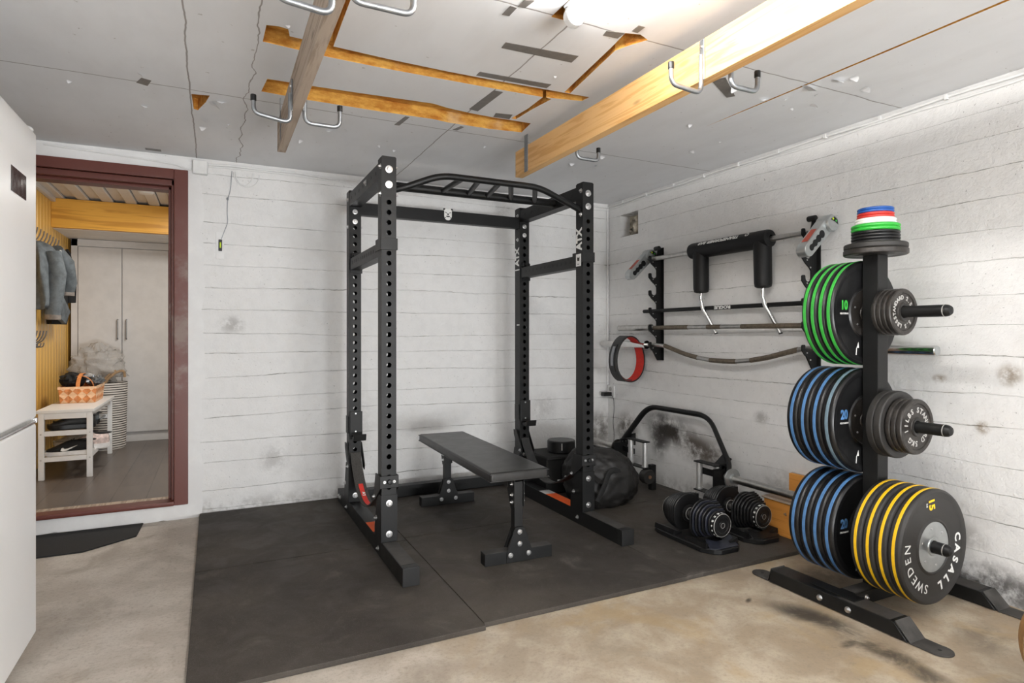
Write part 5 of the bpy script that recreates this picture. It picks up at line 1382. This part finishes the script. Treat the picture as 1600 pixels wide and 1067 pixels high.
# striped laundry basket
LBX, LBY, LBR = -.885, 6.485, .170
t = thing('laundry_basket', 'tall striped rope laundry basket behind the shoe bench', 'laundry basket', (LBX, LBY, HF))
m = MB(); m.lathe([(0, .004), (LBR-.012, .0), (LBR-.002, .02), (LBR+.004, .30), (LBR+.010, .575), (LBR+.010, .590), (LBR, .590), (LBR-.006, .575), (LBR-.014, .03), (0, .02)], (LBX, LBY, HF), (0, 0, 1), 48); m.build('basket_body', M['laundry'], t)
m = MB(); m.band([(LBX-.01, LBY-LBR-.014, .64), (LBX, LBY-LBR-.016, .68), (LBX+.004, LBY-LBR-.016, .705)], (1, 0, 0), .022, .003); m.build('fabric_tag', M['white_plastic'], t)
m = MB(); m.tube([(LBX+.02, LBY-.155, .66), (LBX+.05, LBY-.17, .73), (LBX+.12, LBY-.165, .79), (LBX+.17, LBY-.15, .80), (LBX+.175, LBY-.14, .74)], .011, 8, .05, sx=.6)
m.tube([(LBX+.0, LBY-.15, .66), (LBX+.04, LBY-.15, .75), (LBX+.11, LBY-.14, .80)], .009, 8, .03, sx=.6); tag(m.build('bag_strap', M['brass_tag']), 'brown bag straps hanging over the rim of the striped laundry basket', 'strap')
m = MB(); m.blob((-.925, 6.44, .84), (.185, .13, .165), 48, 32, .34, 1.9, 2, .9, None, .18)
tag(m.build('plastic_bag', M['clear'], None, 70), 'crumpled clear plastic bag stuffed in the striped laundry basket', 'plastic bag')
m = MB(); m.blob((-.90, 6.44, .72), (.10, .10, .05), 24, 14, .3, 2.4, 5); tag(m.build('cloth_bundle', M['tape']), 'dark bundle under the clear plastic bag in the laundry basket', 'bundle')
# coat racks with jackets
def coat_rack(label, y0, y1, z, n):
    t = thing('coat_rack', label, 'coat rack', (HX0, (y0+y1)/2, z))
    m = MB(); m.box((HX0, y0, z-.03), (HX0+.016, y1, z+.03), .003); m.build('rail', M['white_wood'], t)
    for i in range(n):
        y = y0+.03+(y1-y0-.06)*i/max(1, n-1)
        m = MB(); m.tube([(HX0+.017, y, z-.02), (HX0+.03, y, z-.005), (HX0+.055, y, z+.01), (HX0+.075, y, z+.05), (HX0+.08, y, z+.085)], .0045, 8, .02)
        m.tube([(HX0+.017, y, z-.022), (HX0+.04, y, z-.04), (HX0+.06, y, z-.03), (HX0+.064, y, z-.005)], .004, 8, .02)
        m.build('hook', M['dark_hook'], t)
coat_rack('white coat rack with wire hooks high on the yellow panelled wall', 5.30, 6.02, 1.79, 8)
coat_rack('low coat rack with wire hooks just above the shoe bench', 5.20, 5.62, 1.06, 5)
def drape(mb, c, levels, n=28, sd=0):
    """hanging cloth: stacked wavy ellipses (dx, dy, rx, ry, z)"""
    R = []
    for (dx, dy, rx, ry, z) in levels:
        ring = []
        for i in range(n):
            a = 2*PI*i/n; k = 1+.13*math.sin(5*a+z*9+sd)+.10*mnoise.noise(V((math.cos(a)*2, math.sin(a)*2, z*5+sd)))
            ring.append((c[0]+dx+rx*k*math.cos(a), c[1]+dy+ry*k*math.sin(a), z))
        R.append(ring)
    mb.loft(R)
t = thing('denim_jacket', 'faded denim jacket with beige cuffs hanging from the upper coat rack', 'jacket', (-1.08, 5.55, 1.8))
m = MB(); drape(m, (-1.10, 5.52), [(-.05, .0, .02, .04, 1.80), (-.03, .0, .05, .10, 1.775), (-.01, 0, .07, .17, 1.72), (.0, 0, .075, .20, 1.62), (.0, .0, .07, .19, 1.50), (.0, -.02, .065, .17, 1.40), (-.005, -.04, .06, .15, 1.33), (-.01, -.05, .05, .13, 1.30)], sd=1)
m.build('body', M['denim'], t, 70)
m = MB(); m.tube([(-1.07, 5.60, 1.75), (-1.03, 5.72, 1.66), (-1.02, 5.79, 1.52), (-1.03, 5.80, 1.45)], [.05, .062, .056, .045], 14); m.build('sleeve', M['denim'], t, 60)
m = MB(); m.tube([(-1.03, 5.80, 1.455), (-1.03, 5.80, 1.42)], .046, 14); m.build('cuff', M['denim_hem'], t)
m = MB(); m.tube([(-1.05, 5.42, 1.72), (-1.03, 5.43, 1.56), (-1.04, 5.42, 1.40), (-1.05, 5.42, 1.26)], [.05, .062, .058, .05], 14); m.build('sleeve', M['denim'], t, 60)
m = MB(); m.tube([(-1.05, 5.42, 1.262), (-1.05, 5.42, 1.225)], .05, 14); m.build('cuff', M['denim_hem'], t)
m = MB(); m.prism([(-1.02, 5.58, 1.42), (-1.02, 5.86, 1.30), (-1.04, 5.80, 1.20), (-1.05, 5.70, 1.235)], (-.03, 0, 0), .004); m.build('hem_flap', M['denim'], t, 60)
m = MB(); m.tube([(-1.02, 5.50, 1.74), (-1.016, 5.52, 1.66), (-1.018, 5.54, 1.60)], .006, 6); m.build('white_zip', M['white_ink'], t)
t = thing('black_coat', 'long black coat hanging behind the denim jacket', 'coat', (-1.10, 5.93, 1.8))
m = MB(); drape(m, (-1.12, 5.93), [(-.04, 0, .02, .03, 1.80), (-.03, 0, .04, .07, 1.77), (-.01, 0, .05, .11, 1.70), (0, 0, .055, .13, 1.55), (0, .01, .058, .15, 1.40), (0, .03, .06, .18, 1.25), (-.005, .035, .055, .18, 1.20)], sd=4)
m.build('body', M['black_cloth'], t, 70)
m = MB(); m.tube([(-1.07, 6.0, 1.80), (-1.06, 6.06, 1.76), (-1.06, 6.08, 1.66), (-1.04, 6.10, 1.64)], .012, 8, .03); m.build('belt_strap', M['black_cloth'], t)
m = MB(); m.tube([(-1.08, 5.99, 1.72), (-1.055, 6.04, 1.55), (-1.06, 6.07, 1.38)], [.035, .045, .04], 12); m.build('sleeve', M['black_cloth'], t, 60)
# ---------------------------------------------------------------- light and camera
def area(name, loc, rot, sx, sy, power, col=(1, 1, 1)):
    l = bpy.data.lights.new(name, 'AREA'); l.shape = 'RECTANGLE'; l.size = sx; l.size_y = sy; l.energy = power; l.color = col
    o = bpy.data.objects.new(name, l); COL.objects.link(o); o.location = loc; o.rotation_euler = rot; return o
area('daylight_through_garage_door', (1.15, YF+.30, 1.10), (math.radians(90), 0, math.radians(4)), 2.1, 1.9, 10, (.97, .99, 1))
area('added_upward_fill', (1.25, YF-1.2, .15), (math.radians(127), 0, math.radians(6)), 2.6, .6, 215, (.97, .985, 1))  # fill lamp added outside, tilted up to brighten the ceiling
area('hallway_ceiling_light', (-.10, 5.3, 2.20), (0, 0, 0), .5, .5, 21, (1, .96, .9))
w = bpy.data.worlds.new('overcast_sky'); SC.world = w; w.use_nodes = True
bg = w.node_tree.nodes['Background']; bg.inputs[0].default_value = (.93, .96, 1, 1); bg.inputs[1].default_value = 1.0

cam = bpy.data.cameras.new('camera'); co = bpy.data.objects.new('camera', cam); COL.objects.link(co)
co.location = (0, 0, 1.12); co.rotation_euler = (math.radians(90), 0, math.radians(-26.1))
cam.sensor_width = 36; cam.lens = 950/1600*36; cam.shift_y = -11.5/1600; cam.clip_start = .02
SC.camera = co
vs = SC.view_settings
vs.view_transform = 'Standard'; vs.look = 'None'; vs.exposure = 0.28; vs.gamma = 1.0; vs.use_curve_mapping = False
